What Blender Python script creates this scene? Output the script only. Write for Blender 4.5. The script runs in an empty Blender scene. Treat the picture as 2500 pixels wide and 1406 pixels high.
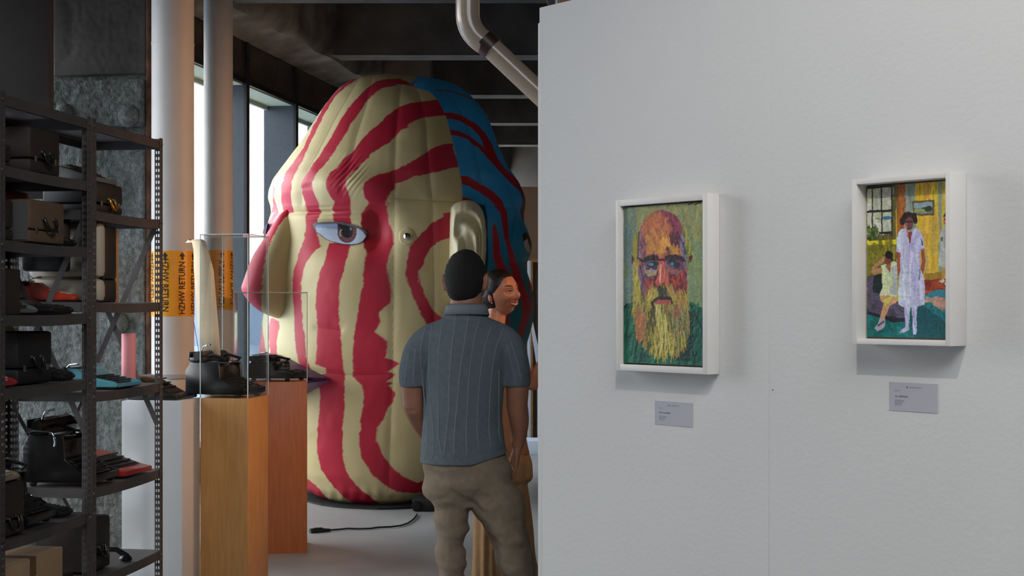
import bpy, bmesh, math, random
import numpy as np
from mathutils import Vector, Matrix
from mathutils.bvhtree import BVHTree
R = math.radians
random.seed(7)
F = 3472.0; CX = 1250.0; CY = 745.0; H = 1.58
SC = bpy.context.scene
COL = SC.collection
def P(px, py, Y):
    return Vector(((px - CX) / F * Y, Y, H - (py - CY) / F * Y))
def zat(py, Y): return H - (py - CY) / F * Y
def xat(px, Y): return (px - CX) / F * Y
def lin(c):
    return tuple((v/255/12.92 if v/255 <= .04045 else ((v/255+.055)/1.055)**2.4) for v in c)

# ---------------- camera, world, lights, exposure ----------------
cam_data = bpy.data.cameras.new('camera')
cam_data.sensor_width = 36; cam_data.lens = F/2500*36
cam_data.shift_y = (CY-703)/2500
cam_data.clip_start = .05; cam_data.clip_end = 6000
cam = bpy.data.objects.new('camera', cam_data); COL.objects.link(cam)
cam.location = (0, 0, H); cam.rotation_euler = (R(90), 0, 0)
SC.camera = cam
SC.view_settings.view_transform = 'Standard'; SC.view_settings.look = 'None'
SC.view_settings.gamma = 1; SC.view_settings.use_curve_mapping = False
SC.view_settings.exposure = 0.0
SC.cycles.transparent_max_bounces = 40
SKY = 11
w = bpy.data.worlds.new('world'); SC.world = w; w.use_nodes = True
nt = w.node_tree; nt.nodes.clear()
out = nt.nodes.new('ShaderNodeOutputWorld'); bg = nt.nodes.new('ShaderNodeBackground')
tc = nt.nodes.new('ShaderNodeTexCoord'); sx = nt.nodes.new('ShaderNodeSeparateXYZ'); cr = nt.nodes.new('ShaderNodeValToRGB')
nt.links.new(tc.outputs['Generated'], sx.inputs[0]); nt.links.new(sx.outputs['Z'], cr.inputs[0])
cr.color_ramp.elements[0].position = 0.0; cr.color_ramp.elements[0].color = (1.0, .96, .84, 1)
cr.color_ramp.elements[1].position = .6; cr.color_ramp.elements[1].color = (.60, .68, .76, 1)
e = cr.color_ramp.elements.new(.16); e.color = (.93, .95, .97, 1)
nt.links.new(cr.outputs[0], bg.inputs[0]); bg.inputs[1].default_value = SKY
nt.links.new(bg.outputs[0], out.inputs[0])

def look(o, target):
    d = Vector(target) - o.location
    o.rotation_euler = d.to_track_quat('-Z', 'Y').to_euler()
def spot(name, loc, target, power, col, cone=40, blend=.5, size=.05):
    l = bpy.data.lights.new(name, 'SPOT'); l.energy = power; l.color = col
    l.spot_size = R(cone); l.spot_blend = blend; l.shadow_soft_size = size
    o = bpy.data.objects.new(name, l); COL.objects.link(o); o.location = loc; look(o, target)
    return o
def area(name, loc, target, power, col, sx_, sy_):
    l = bpy.data.lights.new(name, 'AREA'); l.energy = power; l.color = col
    l.shape = 'RECTANGLE'; l.size = sx_; l.size_y = sy_
    o = bpy.data.objects.new(name, l); COL.objects.link(o); o.location = loc; look(o, target)
    return o
WARM = (1.0, .62, .34)
area('gallery_fill_light', (1.0, -.6, 4.95), (.6, 2.0, .0), 235, (.93, .96, 1.0), 4.5, 2.6)  # added overhead fill, no known fixture; lifts the gallery wall and the shirt
spot('shelf_side_fill_light', (.4, 2.2, 4.3), (-1.9, 7.3, .9), 280, (.84, .93, 1.0), 27, .9, .25)  # cool spot with no known source, added to brighten the pedestals
area('hall_fill_light', (4.2, 10.5, 5.0), (.5, 11.5, .0), 14, (1.0, .84, .68), 3.0, 1.5)  # soft ambient fill added for the dark hall, not a known lamp
spot('wall_spot_light', (.143, 1.63, 3.25), (1.0, 3.05, 1.35), 58, (1, .95, .88), 95, .8, .02)
spot('pedestal_spot_light', (3.2, 7.6, 2.6), (-1.75, 8.2, 1.75), 420, (1.0, .50, .24), 52, .8, .25)
spot('visitor_spot_light', (1.15, 5.9, 2.75), (.0, 7.0, 1.55), 42, (1.0, .50, .24), 40, .7, .05)
spot('drain_pipe_spot_light', (1.4, 7.6, 2.2), (-.1, 6.6, 3.0), 14, (1.0, .72, .5), 60, .7, .1)
spot('far_room_light', (2.6, 14.2, 4.0), (1.2, 16.9, 1.6), 70, (1.0, .72, .48), 90, .8, .15)

# ---------------- helpers ----------------
def tag(o, label=None, cat=None, group=None, kind=None):
    if label: o['label'] = label
    if cat: o['category'] = cat
    if group: o['group'] = group
    if kind: o['kind'] = kind
    return o
def empty(name, loc=(0, 0, 0), rz=0, label=None, cat=None, group=None, kind=None, parent=None):
    o = bpy.data.objects.new(name, None); COL.objects.link(o)
    o.location = loc; o.rotation_euler = (0, 0, rz); o.empty_display_size = .1
    if parent: o.parent = parent
    return tag(o, label, cat, group, kind)

class MB:
    def __init__(s): s.v = []; s.f = []
    def add(s, vs, fs):
        n = len(s.v); s.v += [tuple(q) for q in vs]; s.f += [tuple(i+n for i in f) for f in fs]; return s
    def box(s, x0, x1, y0, y1, z0, z1, M=None):
        vs = [Vector((x, y, z)) for z in (z0, z1) for y in (y0, y1) for x in (x0, x1)]
        if M: vs = [M @ q for q in vs]
        return s.add(vs, [(0,2,3,1),(4,5,7,6),(0,1,5,4),(2,6,7,3),(0,4,6,2),(1,3,7,5)])
    def cyl(s, p0, p1, r0, r1=None, n=20, caps=True):
        return s.tube([p0, p1], [r0, r0 if r1 is None else r1], n, caps)
    def tube(s, pts, rad, n=12, caps=True, flat=1.0, ref=None):
        pts = [Vector(q) for q in pts]
        if not hasattr(rad, '__len__'): rad = [rad]*len(pts)
        up = Vector(ref) if ref else None; vs = []; m = len(pts)
        for i, q in enumerate(pts):
            t = (pts[min(i+1, m-1)] - pts[max(i-1, 0)]).normalized()
            if up is None:
                up = Vector((0, 0, 1)) if abs(t.z) < .9 else Vector((1, 0, 0))
            a = (up - t*up.dot(t)).normalized(); b = t.cross(a)
            if not ref: up = a
            ra, rb = rad[i] if hasattr(rad[i], '__len__') else (rad[i], rad[i]*flat)
            for k in range(n):
                th = 2*math.pi*k/n
                vs.append(q + a*ra*math.cos(th) + b*rb*math.sin(th))
        fs = []
        for i in range(m-1):
            for k in range(n):
                fs.append((i*n+k, i*n+(k+1) % n, (i+1)*n+(k+1) % n, (i+1)*n+k))
        if caps:
            fs.append(tuple(reversed(range(n)))); fs.append(tuple((m-1)*n+k for k in range(n)))
        return s.add(vs, fs)
    def prism(s, poly, a0, a1, axis='x'):
        # poly in the two other axes, extruded along axis
        def mk(a, p):
            return {'x': (a, p[0], p[1]), 'y': (p[0], a, p[1]), 'z': (p[0], p[1], a)}[axis]
        n = len(poly); vs = [mk(a0, p) for p in poly] + [mk(a1, p) for p in poly]
        fs = [tuple(range(n)), tuple(range(2*n-1, n-1, -1))]
        for i in range(n): fs.append((i, i+n, (i+1) % n+n, (i+1) % n))
        return s.add(vs, fs)
    def lathe(s, prof, n=24, c=(0, 0, 0)):
        vs = []
        for r_, z_ in prof:
            for k in range(n):
                th = 2*math.pi*k/n; vs.append((c[0]+r_*math.cos(th), c[1]+r_*math.sin(th), c[2]+z_))
        fs = []
        m = len(prof)
        for i in range(m-1):
            for k in range(n):
                fs.append((i*n+k, i*n+(k+1) % n, (i+1)*n+(k+1) % n, (i+1)*n+k))
        fs.append(tuple(reversed(range(n)))); fs.append(tuple((m-1)*n+k for k in range(n)))
        return s.add(vs, fs)
    def build(s, name, m, parent=None, smooth=False, bevel=0, seg=2, loc=None, recalc=True):
        me = bpy.data.meshes.new(name); me.from_pydata(s.v, [], s.f); me.update()
        if recalc or bevel:
            bm = bmesh.new(); bm.from_mesh(me)
            bmesh.ops.recalc_face_normals(bm, faces=bm.faces)
            if bevel:
                es = [e for e in bm.edges if len(e.link_faces) == 2 and e.calc_face_angle(0) > .5]
                bmesh.ops.bevel(bm, geom=es, offset=bevel, segments=seg, affect='EDGES', profile=.5, clamp_overlap=True)
            bm.to_mesh(me); bm.free()
        if smooth or bevel:
            me.polygons.foreach_set('use_smooth', [True]*len(me.polygons))
            if not smooth or smooth == 'auto':
                try: me.set_sharp_from_angle(angle=R(40))
                except Exception: pass
        if m: me.materials.append(m)
        o = bpy.data.objects.new(name, me); COL.objects.link(o)
        if parent: o.parent = parent
        if loc: o.location = loc
        return o

def M_(name, rgb, rough=.6, metal=0., var=.0, vscale=5., bump=0., bscale=40., spec=.5, stretch=None, col2=None, lo=.35, hi=.65, coat=0.):
    """procedural principled material; rgb in sRGB 0-255"""
    m = bpy.data.materials.new(name); m.use_nodes = True
    nt = m.node_tree; b = nt.nodes['Principled BSDF']; c = lin(rgb)
    b.inputs['Roughness'].default_value = rough; b.inputs['Metallic'].default_value = metal
    b.inputs['Specular IOR Level'].default_value = spec
    if coat: b.inputs['Coat Weight'].default_value = coat; b.inputs['Coat Roughness'].default_value = .12
    tc = nt.nodes.new('ShaderNodeTexCoord'); mp = nt.nodes.new('ShaderNodeMapping')
    nt.links.new(tc.outputs['Object'], mp.inputs[0])
    if stretch: mp.inputs['Scale'].default_value = stretch
    n = nt.nodes.new('ShaderNodeTexNoise'); n.inputs['Scale'].default_value = vscale
    n.inputs['Detail'].default_value = 6; nt.links.new(mp.outputs[0], n.inputs['Vector'])
    r = nt.nodes.new('ShaderNodeValToRGB'); nt.links.new(n.outputs['Fac'], r.inputs[0])
    r.color_ramp.elements[0].position = lo; r.color_ramp.elements[1].position = hi
    if col2: a0, a1 = c, lin(col2)
    else: a0 = tuple(v*(1-var) for v in c); a1 = tuple(min(1, v*(1+var)) for v in c)
    r.color_ramp.elements[0].color = (*a0, 1); r.color_ramp.elements[1].color = (*a1, 1)
    nt.links.new(r.outputs[0], b.inputs['Base Color'])
    if bump:
        n2 = nt.nodes.new('ShaderNodeTexNoise'); n2.inputs['Scale'].default_value = bscale; n2.inputs['Detail'].default_value = 5
        nt.links.new(mp.outputs[0], n2.inputs['Vector'])
        bp = nt.nodes.new('ShaderNodeBump'); bp.inputs['Strength'].default_value = min(1, bump); bp.inputs['Distance'].default_value = .01*max(1, bump)
        nt.links.new(n2.outputs['Fac'], bp.inputs['Height']); nt.links.new(bp.outputs[0], b.inputs['Normal'])
    return m
def vmat(name, rough=.5, bump=0., bscale=60., spec=.4, stretch=None):
    m = M_(name, (200, 200, 200), rough, bump=bump, bscale=bscale, spec=spec, stretch=stretch)
    nt = m.node_tree; b = nt.nodes['Principled BSDF']
    a = nt.nodes.new('ShaderNodeAttribute'); a.attribute_name = 'col'
    nt.links.new(a.outputs['Color'], b.inputs['Base Color'])
    return m
def glassmat(name, tint=(1, 1, 1), refl=1.0, rough=0.0, ior=1.45):
    m = bpy.data.materials.new(name); m.use_nodes = True; nt = m.node_tree; nt.nodes.clear()
    o = nt.nodes.new('ShaderNodeOutputMaterial'); t = nt.nodes.new('ShaderNodeBsdfTransparent'); g = nt.nodes.new('ShaderNodeBsdfGlossy')
    t.inputs[0].default_value = (*tint, 1); g.inputs['Roughness'].default_value = rough
    f = nt.nodes.new('ShaderNodeFresnel'); f.inputs[0].default_value = ior
    mu = nt.nodes.new('ShaderNodeMath'); mu.operation = 'MULTIPLY'; mu.inputs[1].default_value = refl
    nt.links.new(f.outputs[0], mu.inputs[0])
    x = nt.nodes.new('ShaderNodeMixShader'); nt.links.new(mu.outputs[0], x.inputs[0])
    nt.links.new(t.outputs[0], x.inputs[1]); nt.links.new(g.outputs[0], x.inputs[2]); nt.links.new(x.outputs[0], o.inputs[0])
    return m
def grid_mesh(name, V, nu, nv, m, parent=None, wrap=False, cols=None, smooth=True, close=False):
    """V: (nv*nu,3) array, row-major"""
    i = np.arange(nv-1)[:, None]; j = np.arange(nu if wrap else nu-1)[None, :]
    a = i*nu+j; b = i*nu+(j+1) % nu; c = (i+1)*nu+(j+1) % nu; d = (i+1)*nu+j
    Fc = np.stack([a, b, c, d], -1).reshape(-1, 4)
    me = bpy.data.meshes.new(name)
    me.vertices.add(len(V)); me.vertices.foreach_set('co', np.asarray(V, 'f').ravel())
    me.loops.add(Fc.size); me.loops.foreach_set('vertex_index', Fc.ravel().astype('i'))
    me.polygons.add(len(Fc)); me.polygons.foreach_set('loop_start', (np.arange(len(Fc))*4).astype('i'))
    me.polygons.foreach_set('loop_total', np.full(len(Fc), 4, 'i'))
    me.update(calc_edges=True)
    if smooth: me.polygons.foreach_set('use_smooth', np.ones(len(Fc), bool))
    if cols is not None:
        at = me.color_attributes.new('col', 'FLOAT_COLOR', 'POINT')
        c4 = np.ones((len(V), 4), 'f'); c4[:, :3] = cols; at.data.foreach_set('color', c4.ravel())
    if m: me.materials.append(m)
    o = bpy.data.objects.new(name, me); COL.objects.link(o)
    if parent: o.parent = parent
    return o
def text_mesh(txt, size):
    """flat text as vertices and faces (x right, y up), bold-ish"""
    c = bpy.data.curves.new('lettering', 'FONT'); c.body = txt; c.size = size; c.align_x = 'CENTER'; c.align_y = 'CENTER'
    c.offset = size*.018; c.resolution_u = 3
    o = bpy.data.objects.new('lettering', c); COL.objects.link(o)
    bpy.context.view_layer.update()
    me = bpy.data.meshes.new_from_object(o.evaluated_get(bpy.context.evaluated_depsgraph_get()))
    bm = bmesh.new(); bm.from_mesh(me); bmesh.ops.triangulate(bm, faces=bm.faces)
    vs = [v.co.copy() for v in bm.verts]; fs = [tuple(v.index for v in f.verts) for f in bm.faces]
    bm.free(); bpy.data.objects.remove(o); bpy.data.curves.remove(c); bpy.data.meshes.remove(me)
    return vs, fs
def vnoise(x, y, seed=0):
    x = np.asarray(x, float); y = np.asarray(y, float)
    xi = np.floor(x).astype(np.int64); yi = np.floor(y).astype(np.int64); fx = x-xi; fy = y-yi
    fx = fx*fx*(3-2*fx); fy = fy*fy*(3-2*fy)
    def h(a, b):
        n = (a*374761393+b*668265263+seed*1442695041) & 0xffffffff
        n = ((n ^ (n >> 13))*1274126177) & 0xffffffff
        return ((n ^ (n >> 16)) & 0xffff)/32767.5-1
    return (h(xi, yi)*(1-fx)+h(xi+1, yi)*fx)*(1-fy)+(h(xi, yi+1)*(1-fx)+h(xi+1, yi+1)*fx)*fy
def inpoly(X, Y, pts):
    pts = list(pts); r = np.zeros(X.shape, bool)
    xs = [p[0] for p in pts]; ys = [p[1] for p in pts]
    sel = np.where((X >= min(xs)) & (X <= max(xs)) & (Y >= min(ys)) & (Y <= max(ys)))[0]
    x = X[sel]; y = Y[sel]; c = np.zeros(len(sel), bool); n = len(pts)
    for i in range(n):
        x0, y0 = pts[i]; x1, y1 = pts[(i+1) % n]
        if y0 == y1: continue
        t = ((y0 > y) != (y1 > y)) & (x < (x1-x0)*(y-y0)/(y1-y0)+x0)
        c ^= t
    r[sel] = c
    return r
def organic(name, parts, voxel, m, parent=None, smooth=4, noise=None):
    """parts: MB of closed overlapping shapes -> one continuous voxel-remeshed surface"""
    me = bpy.data.meshes.new(name); me.from_pydata(parts.v, [], parts.f); me.update()
    bm = bmesh.new(); bm.from_mesh(me); bmesh.ops.recalc_face_normals(bm, faces=bm.faces); bm.to_mesh(me); bm.free()
    o = bpy.data.objects.new(name, me); COL.objects.link(o)
    r = o.modifiers.new('r', 'REMESH'); r.mode = 'VOXEL'; r.voxel_size = voxel; r.use_smooth_shade = True
    if smooth:
        s_ = o.modifiers.new('s', 'SMOOTH'); s_.factor = .5; s_.iterations = smooth
    bpy.context.view_layer.update()
    me2 = bpy.data.meshes.new_from_object(o.evaluated_get(bpy.context.evaluated_depsgraph_get()))
    o.modifiers.clear(); o.data = me2; me2.name = name; bpy.data.meshes.remove(me)
    if noise:
        co = np.empty(len(me2.vertices)*3, 'f'); me2.vertices.foreach_get('co', co); co = co.reshape(-1, 3)
        nn = np.empty(len(me2.vertices)*3, 'f'); me2.vertices.foreach_get('normal', nn); nn = nn.reshape(-1, 3)
        d = noise(co); co += nn*d[:, None]; me2.vertices.foreach_set('co', co.ravel()); me2.update()
    me2.materials.clear(); me2.materials.append(m)
    me2.polygons.foreach_set('use_smooth', [True]*len(me2.polygons))
    if parent: o.parent = parent
    return o
def bvh_of(o):
    me = o.data
    return BVHTree.FromPolygons([v.co.copy() for v in me.vertices], [tuple(p.vertices) for p in me.polygons])
# ---------------- materials ----------------
MT = dict(
 wall=M_('white_paint', (214, 214, 213), .7, var=.012, vscale=2.5, bump=.10, bscale=60),
 frame=M_('white_frame_paint', (226, 222, 218), .5, var=.015, vscale=20),
 frame_in=M_('frame_inner', (190, 184, 176), .6, var=.02),
 card=M_('label_card', (178, 178, 188), .5, var=.01),
 print_=M_('grey_print', (120, 120, 130), .7),
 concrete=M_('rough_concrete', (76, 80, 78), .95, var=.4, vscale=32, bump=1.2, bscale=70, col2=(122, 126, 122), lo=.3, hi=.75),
 beamc=M_('old_concrete_beam', (70, 66, 62), .95, var=.4, vscale=3, bump=.8, bscale=9, col2=(112, 106, 100)),
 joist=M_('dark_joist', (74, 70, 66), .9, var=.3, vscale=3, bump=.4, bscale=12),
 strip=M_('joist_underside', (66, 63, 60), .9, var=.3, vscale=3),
 ceil=M_('dark_ceiling', (74, 70, 66), .95, var=.25, vscale=2),
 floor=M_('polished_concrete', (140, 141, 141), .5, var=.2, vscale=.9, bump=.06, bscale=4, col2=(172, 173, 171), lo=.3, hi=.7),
 brnedge=M_('brown_edge', (96, 62, 44), .9, var=.4, vscale=12, bump=1, bscale=40),
 fin=M_('blue_grey_metal', (64, 74, 84), .55, metal=.2, var=.06, vscale=30, bump=.03, bscale=200),
 fin_edge=M_('dark_mullion', (24, 25, 26), .5),
 blind=M_('pale_green_blind', (150, 168, 158), .8, var=.03),
 panel=M_('film_wrapped_panel', (58, 50, 46), .25, var=.25, vscale=4, bump=.9, bscale=7),
 pipe=M_('white_pipe_jacket', (205, 200, 194), .55, var=.03, vscale=6, bump=.06, bscale=20),
 band=M_('orange_pipe_band', (236, 158, 14), .4, var=.05, vscale=9),
 black=M_('black_print', (22, 20, 18), .5),
 drain=M_('cream_pvc', (164, 148, 131), .25, var=.04, vscale=5, coat=.3),
 tape=M_('brown_tape', (58, 32, 26), .4, var=.2),
 steel=M_('grey_shelf_steel', (78, 73, 71), .5, metal=.25, var=.12, vscale=9, bump=.02),
 bolt=M_('bolt_steel', (160, 160, 158), .3, metal=.9),
 woodA=M_('light_veneer', (176, 128, 72), .45, var=.10, vscale=6, stretch=(9, 9, .8), col2=(192, 142, 84)),
 woodB=M_('red_veneer', (160, 92, 50), .42, var=.1, vscale=6, stretch=(9, 9, .8), col2=(172, 102, 56)),
 ped=M_('white_plinth_paint', (192, 194, 194), .6, var=.02, vscale=4),
 acr=glassmat('clear_acrylic', (.965, .975, .975), .4, 0.02, 1.4),
 acr_edge=M_('acrylic_edge', (200, 212, 208), .15, coat=.6),
 glass=glassmat('window_glass', (.955, .955, .96), .8, 0.0, 1.45),
 blk=M_('black_enamel', (15, 14, 14), .32, var=.2, vscale=20, coat=.1),
 blkm=M_('matt_black_metal', (26, 25, 25), .5, var=.3, vscale=20, metal=.3),
 blkcase=M_('black_leatherette', (20, 20, 21), .55, var=.15, vscale=60, bump=.08, bscale=300),
 brncase=M_('dark_brown_case', (44, 34, 27), .6, var=.15, vscale=8, bump=.15, bscale=200),
 tancase=M_('tan_case', (92, 70, 50), .75, var=.12, vscale=8, bump=.15, bscale=160),
 greycase=M_('grey_case_side', (84, 80, 77), .75, var=.1, vscale=8),
 redcase=M_('dark_red_case', (112, 30, 32), .5, var=.1, vscale=8),
 red=M_('red_shell', (158, 34, 34), .35, var=.06, vscale=8, coat=.3),
 orange=M_('orange_red_shell', (178, 48, 24), .38, var=.06, coat=.3),
 teal=M_('teal_shell', (86, 156, 168), .35, var=.05, coat=.3),
 cream=M_('cream_shell', (168, 160, 144), .45, var=.05),
 beige=M_('beige_shell', (142, 124, 98), .5, var=.06),
 greysh=M_('grey_shell', (92, 92, 90), .5, var=.08),
 keyw=M_('ivory_keys', (196, 186, 166), .4),
 keyd=M_('dark_keys', (40, 38, 37), .35),
 keyring=M_('key_metal', (120, 116, 108), .3, metal=.8),
 chrome=M_('chrome', (205, 208, 212), .12, metal=1.),
 rubber=M_('rubber', (18, 18, 18), .7),
 paper=M_('aged_paper', (226, 204, 170), .8, var=.03, vscale=4),
 pencil=M_('pencil_lines', (186, 160, 128), .9),
 pinkt=M_('pink_tube', (222, 140, 144), .6, var=.03),
 kraft=M_('cardboard', (182, 150, 114), .85, var=.06, vscale=6),
 kraft2=M_('cardboard_tape', (116, 82, 54), .55, var=.08),
 brass=M_('brass', (190, 140, 60), .3, metal=.9),
 beigew=M_('beige_partition', (132, 112, 92), .85, var=.06, vscale=2),
 plinthw=M_('white_skirting', (190, 205, 222), .6),
 timber=M_('timber', (170, 122, 78), .7, var=.12, vscale=4, stretch=(1, 8, 8)),
 cord=M_('black_cord', (20, 24, 24), .5),
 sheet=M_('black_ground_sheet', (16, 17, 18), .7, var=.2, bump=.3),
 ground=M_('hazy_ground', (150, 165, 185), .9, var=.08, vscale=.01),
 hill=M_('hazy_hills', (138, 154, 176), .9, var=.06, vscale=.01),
)
# ---------------- setting ----------------
def struct(o): o['kind'] = 'structure'; return o
def wx(y): return -4.78+.1814*y-.32
fp = [(wx(-6), -6), (9, -6), (9, 26), (wx(26), 26)]
struct(MB().prism(fp, -.2, 0, 'z').build('floor', MT['floor']))
struct(MB().prism(fp, 5.2, 5.4, 'z').build('ceiling', MT['ceil']))
struct(MB().box(9, 9.2, -6, 26, 0, 5.2).build('wall_right', MT['joist']))
struct(MB().box(wx(26), 9, 26, 26.2, 0, 5.2).build('wall_back', MT['ceil']))
struct(MB().box(wx(-6), 9, -6.2, -6, 0, 5.2).build('wall_front', MT['wall']))
struct(MB().box(-3000, -40, -1500, 3000, -40.5, -40).build('ground', MT['ground']))
# hills far beyond the windows
hb = MB(); n = 60; hv = []
for i in range(n):
    t = i/(n-1); a = R(95+t*75); rr = 1500
    hgt = -40+62+9*math.sin(t*17)+6*math.sin(t*41+1)
    for dz, dr in ((-40, 0), (hgt, 60), (-40, 240)):
        hv.append((math.cos(a)*(rr+dr), math.sin(a)*(rr+dr), dz))
hb.add(hv, [(i*3+k, (i+1)*3+k, (i+1)*3+k+1, i*3+k+1) for i in range(n-1) for k in (0, 1)])
struct(hb.build('hills', MT['hill'], smooth=True))

# window wall: local x along the wall (away from camera), local y = into the outside (left)
wa = math.atan2(.984, .1785)
def ww(name): return empty(name, (-4.78+.1814*10.5, 10.5, 0), wa)
FINX = [-15.3+1.372*i for i in range(-1, 22)]
FIN_D = .27
ZH = 3.60; ZT = 3.99
wl = ww('wall_left'); wl['kind'] = 'structure'
mb = MB(); mb.box(-17, 17, FIN_D-.02, FIN_D+.2, 0, .32); mb.build('sill_wall', MT['fin'], wl)
mb = MB(); mb.box(-17, 17, -.02, FIN_D+.2, ZT+.02, 5.2); mb.build('spandrel', MT['ceil'], wl)
k = 0
MB().box(-17, FINX[8], FIN_D-.04, FIN_D+.2, .3, 5.2).build('light_block_bay', MT['wall'], wl)  # unseen solid wall put in to cut window light on the gallery wall
for i, fx in enumerate(FINX[:-1]):
    if i < 8: continue
    k += 1; x1 = FINX[i+1]
    wn = empty('window_%d' % k, (-4.78+.1814*10.5, 10.5, 0), wa, kind='structure')
    MB().box(fx, x1, FIN_D+.05, FIN_D+.058, .32, ZH).build('pane', MT['glass'], wn)
    MB().box(fx-.03, fx+.03, 0.015, FIN_D+.06, .32, ZH).build('fin', MT['fin'], wn)
    MB().box(fx-.036, fx+.036, -.012, .015, .0, ZT).build('fin_edge', MT['fin_edge'], wn)
    MB().box(fx+.03, x1-.03, .03, FIN_D+.05, ZH-.010, ZH-.001).build('soffit', MT['blind'], wn)
    MB().box(fx+.03, x1-.03, FIN_D+.02, FIN_D+.05, ZH-.05, ZH-.010).build('blind_rail', MT['blind'], wn)
    MB().box(fx, x1, .0, FIN_D+.1, ZH, ZH+.045).build('window_head', MT['fin_edge'], wn)
    MB().box(fx+.04, x1-.04, .01, .05, ZH+.045, ZT).build('wrapped_panel', MT['panel'], wn)
# portals help the daylight find its way in
for y0, y1 in ((4.6, 8.0), (8.6, 24)):
    l = bpy.data.lights.new('window_portal', 'AREA'); l.shape = 'RECTANGLE'; l.size = y1-y0; l.size_y = 3.3
    try: l.cycles.is_portal = True
    except Exception: pass
    o = bpy.data.objects.new('window_portal', l); COL.objects.link(o)
    ym = (y0+y1)/2; o.location = (-4.78+.1814*ym-.45, ym, 1.97)
    o.rotation_euler = Vector((.984, -.1785, 0)).to_track_quat('-Z', 'Z').to_euler()
# concrete ledge beam above the windows, running with the wall
def wallpt(a, y, z):  # a along, y outside(+)
    return Vector((-4.78+.1814*10.5+a*math.cos(wa)-y*math.sin(wa), 10.5+a*math.sin(wa)+y*math.cos(wa), z))
N = 70; V = []
prof = [(.0, 3.98), (-.34, 4.06), (-.42, 4.16), (-.44, 4.75), (.0, 4.8)]
for i in range(N):
    a = -16+22*i/(N-1)
    for j, (yy, zz) in enumerate(prof):
        V.append(wallpt(a, yy+.03*vnoise(a*1.7, j*3.1, 3)*(j not in (0, 4)), zz+.035*float(vnoise(a*2.3, j*5., 5))*(j in (1, 2))))
eb = MB(); eb.add(V, [(i*5+j, i*5+(j+1) % 5, (i+1)*5+(j+1) % 5, (i+1)*5+j) for i in range(N-1) for j in range(5)])
eb.add(V[:5], [(0, 1, 2, 3, 4)]); eb.add(V[-5:], [(0, 1, 2, 3, 4)])
struct(eb.build('trim_1', MT['beamc'], smooth='auto'))
# joists across the ceiling
for i, yj in enumerate((3.2, 5.9, 8.7, 11.5, 14.25, 16.95, 19.55, 22.2)):
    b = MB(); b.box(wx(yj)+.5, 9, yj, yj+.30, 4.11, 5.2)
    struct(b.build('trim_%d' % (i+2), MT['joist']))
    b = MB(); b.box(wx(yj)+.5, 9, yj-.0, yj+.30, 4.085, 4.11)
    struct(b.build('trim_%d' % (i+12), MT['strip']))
# far pier behind the inflatable
struct(MB().box(xat(900, 16), xat(1050, 16), 16, 16.5, 0, 5.2).build('trim_30', M_('brown_pier', (92, 80, 72), .9, var=.2, vscale=3, bump=.5, bscale=8)))
struct(MB().box(xat(1098, 18.5), xat(1112, 18.5), 18.5, 18.9, 0, 5.2).build('trim_31', MT['beamc']))
# concrete pier behind the shelves, chamfered corner with brown edge
cp = empty('trim_32', (xat(360, 8.6), 8.6, 0), R(-10.3), kind='structure')
rng = random.Random(4)
def slab(x0, x1, z0, z1, yf, nx, nz, amp, seed, name, m):
    xs = np.linspace(x0, x1, nx); zs = np.linspace(z0, z1, nz); X, Z = np.meshgrid(xs, zs)
    Yv = yf-amp*.5*np.abs(vnoise(X*5, Z*4, seed))-amp*.12*vnoise(X*40, Z*40, seed+1)
    edge = np.minimum.reduce([(X-x0), (x1-X), (Z-z0)/1., (z1-Z)]).clip(0, .03)/.03
    Yv = yf+.12-(yf+.12-Yv)*(edge > 0)
    return grid_mesh(name, np.stack([X, Yv, Z], -1).reshape(-1, 3), nx, nz, m, cp)
MB().box(-1.3, 0, .02, .7, 0, 5.2).build('pier_core', MT['concrete'], cp)
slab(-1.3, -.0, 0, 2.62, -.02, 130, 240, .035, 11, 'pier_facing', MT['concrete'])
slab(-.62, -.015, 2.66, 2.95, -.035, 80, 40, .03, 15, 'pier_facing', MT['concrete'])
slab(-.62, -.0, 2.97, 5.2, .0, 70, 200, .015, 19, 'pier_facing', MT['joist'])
V = MB(); V.box(-.004, .03, -.02, .30, 0, 5.2); V.build('brown_edge', MT['brnedge'], cp, bevel=.01)
# round form-tie hollows on the pier
for hx, hz, hr in ((-.10, 2.72, .07), (-.52, 2.75, .06), (-.17, 1.47, .07), (-.06, 2.55, .05)):
    b = MB(); b.lathe([(hr, 0), (hr*.9, -.012), (hr*.55, -.03), (hr*.2, -.036)], 20)
    o = b.build('tie_hole_ring', MT['concrete'], cp, smooth=True); o.rotation_euler = (R(-90), 0, 0); o.location = (hx, -.045, hz)
b = MB(); b.lathe([(.018, 0), (.016, -.004), (.004, -.005)], 14)
o = b.build('tie_hole', MT['black'], cp); o.rotation_euler = (R(-90), 0, 0); o.location = (-.235, -.075, 2.56)
# dark panel at upper left in front of the pier
b = MB(); b.box(xat(-260, 8.3), xat(130, 8.3), 8.25, 8.32, 2.2, 4.6)
struct(b.build('trim_33', M_('dark_hanging_panel', (38, 36, 34), .7, var=.15, vscale=6), bevel=.01))

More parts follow.
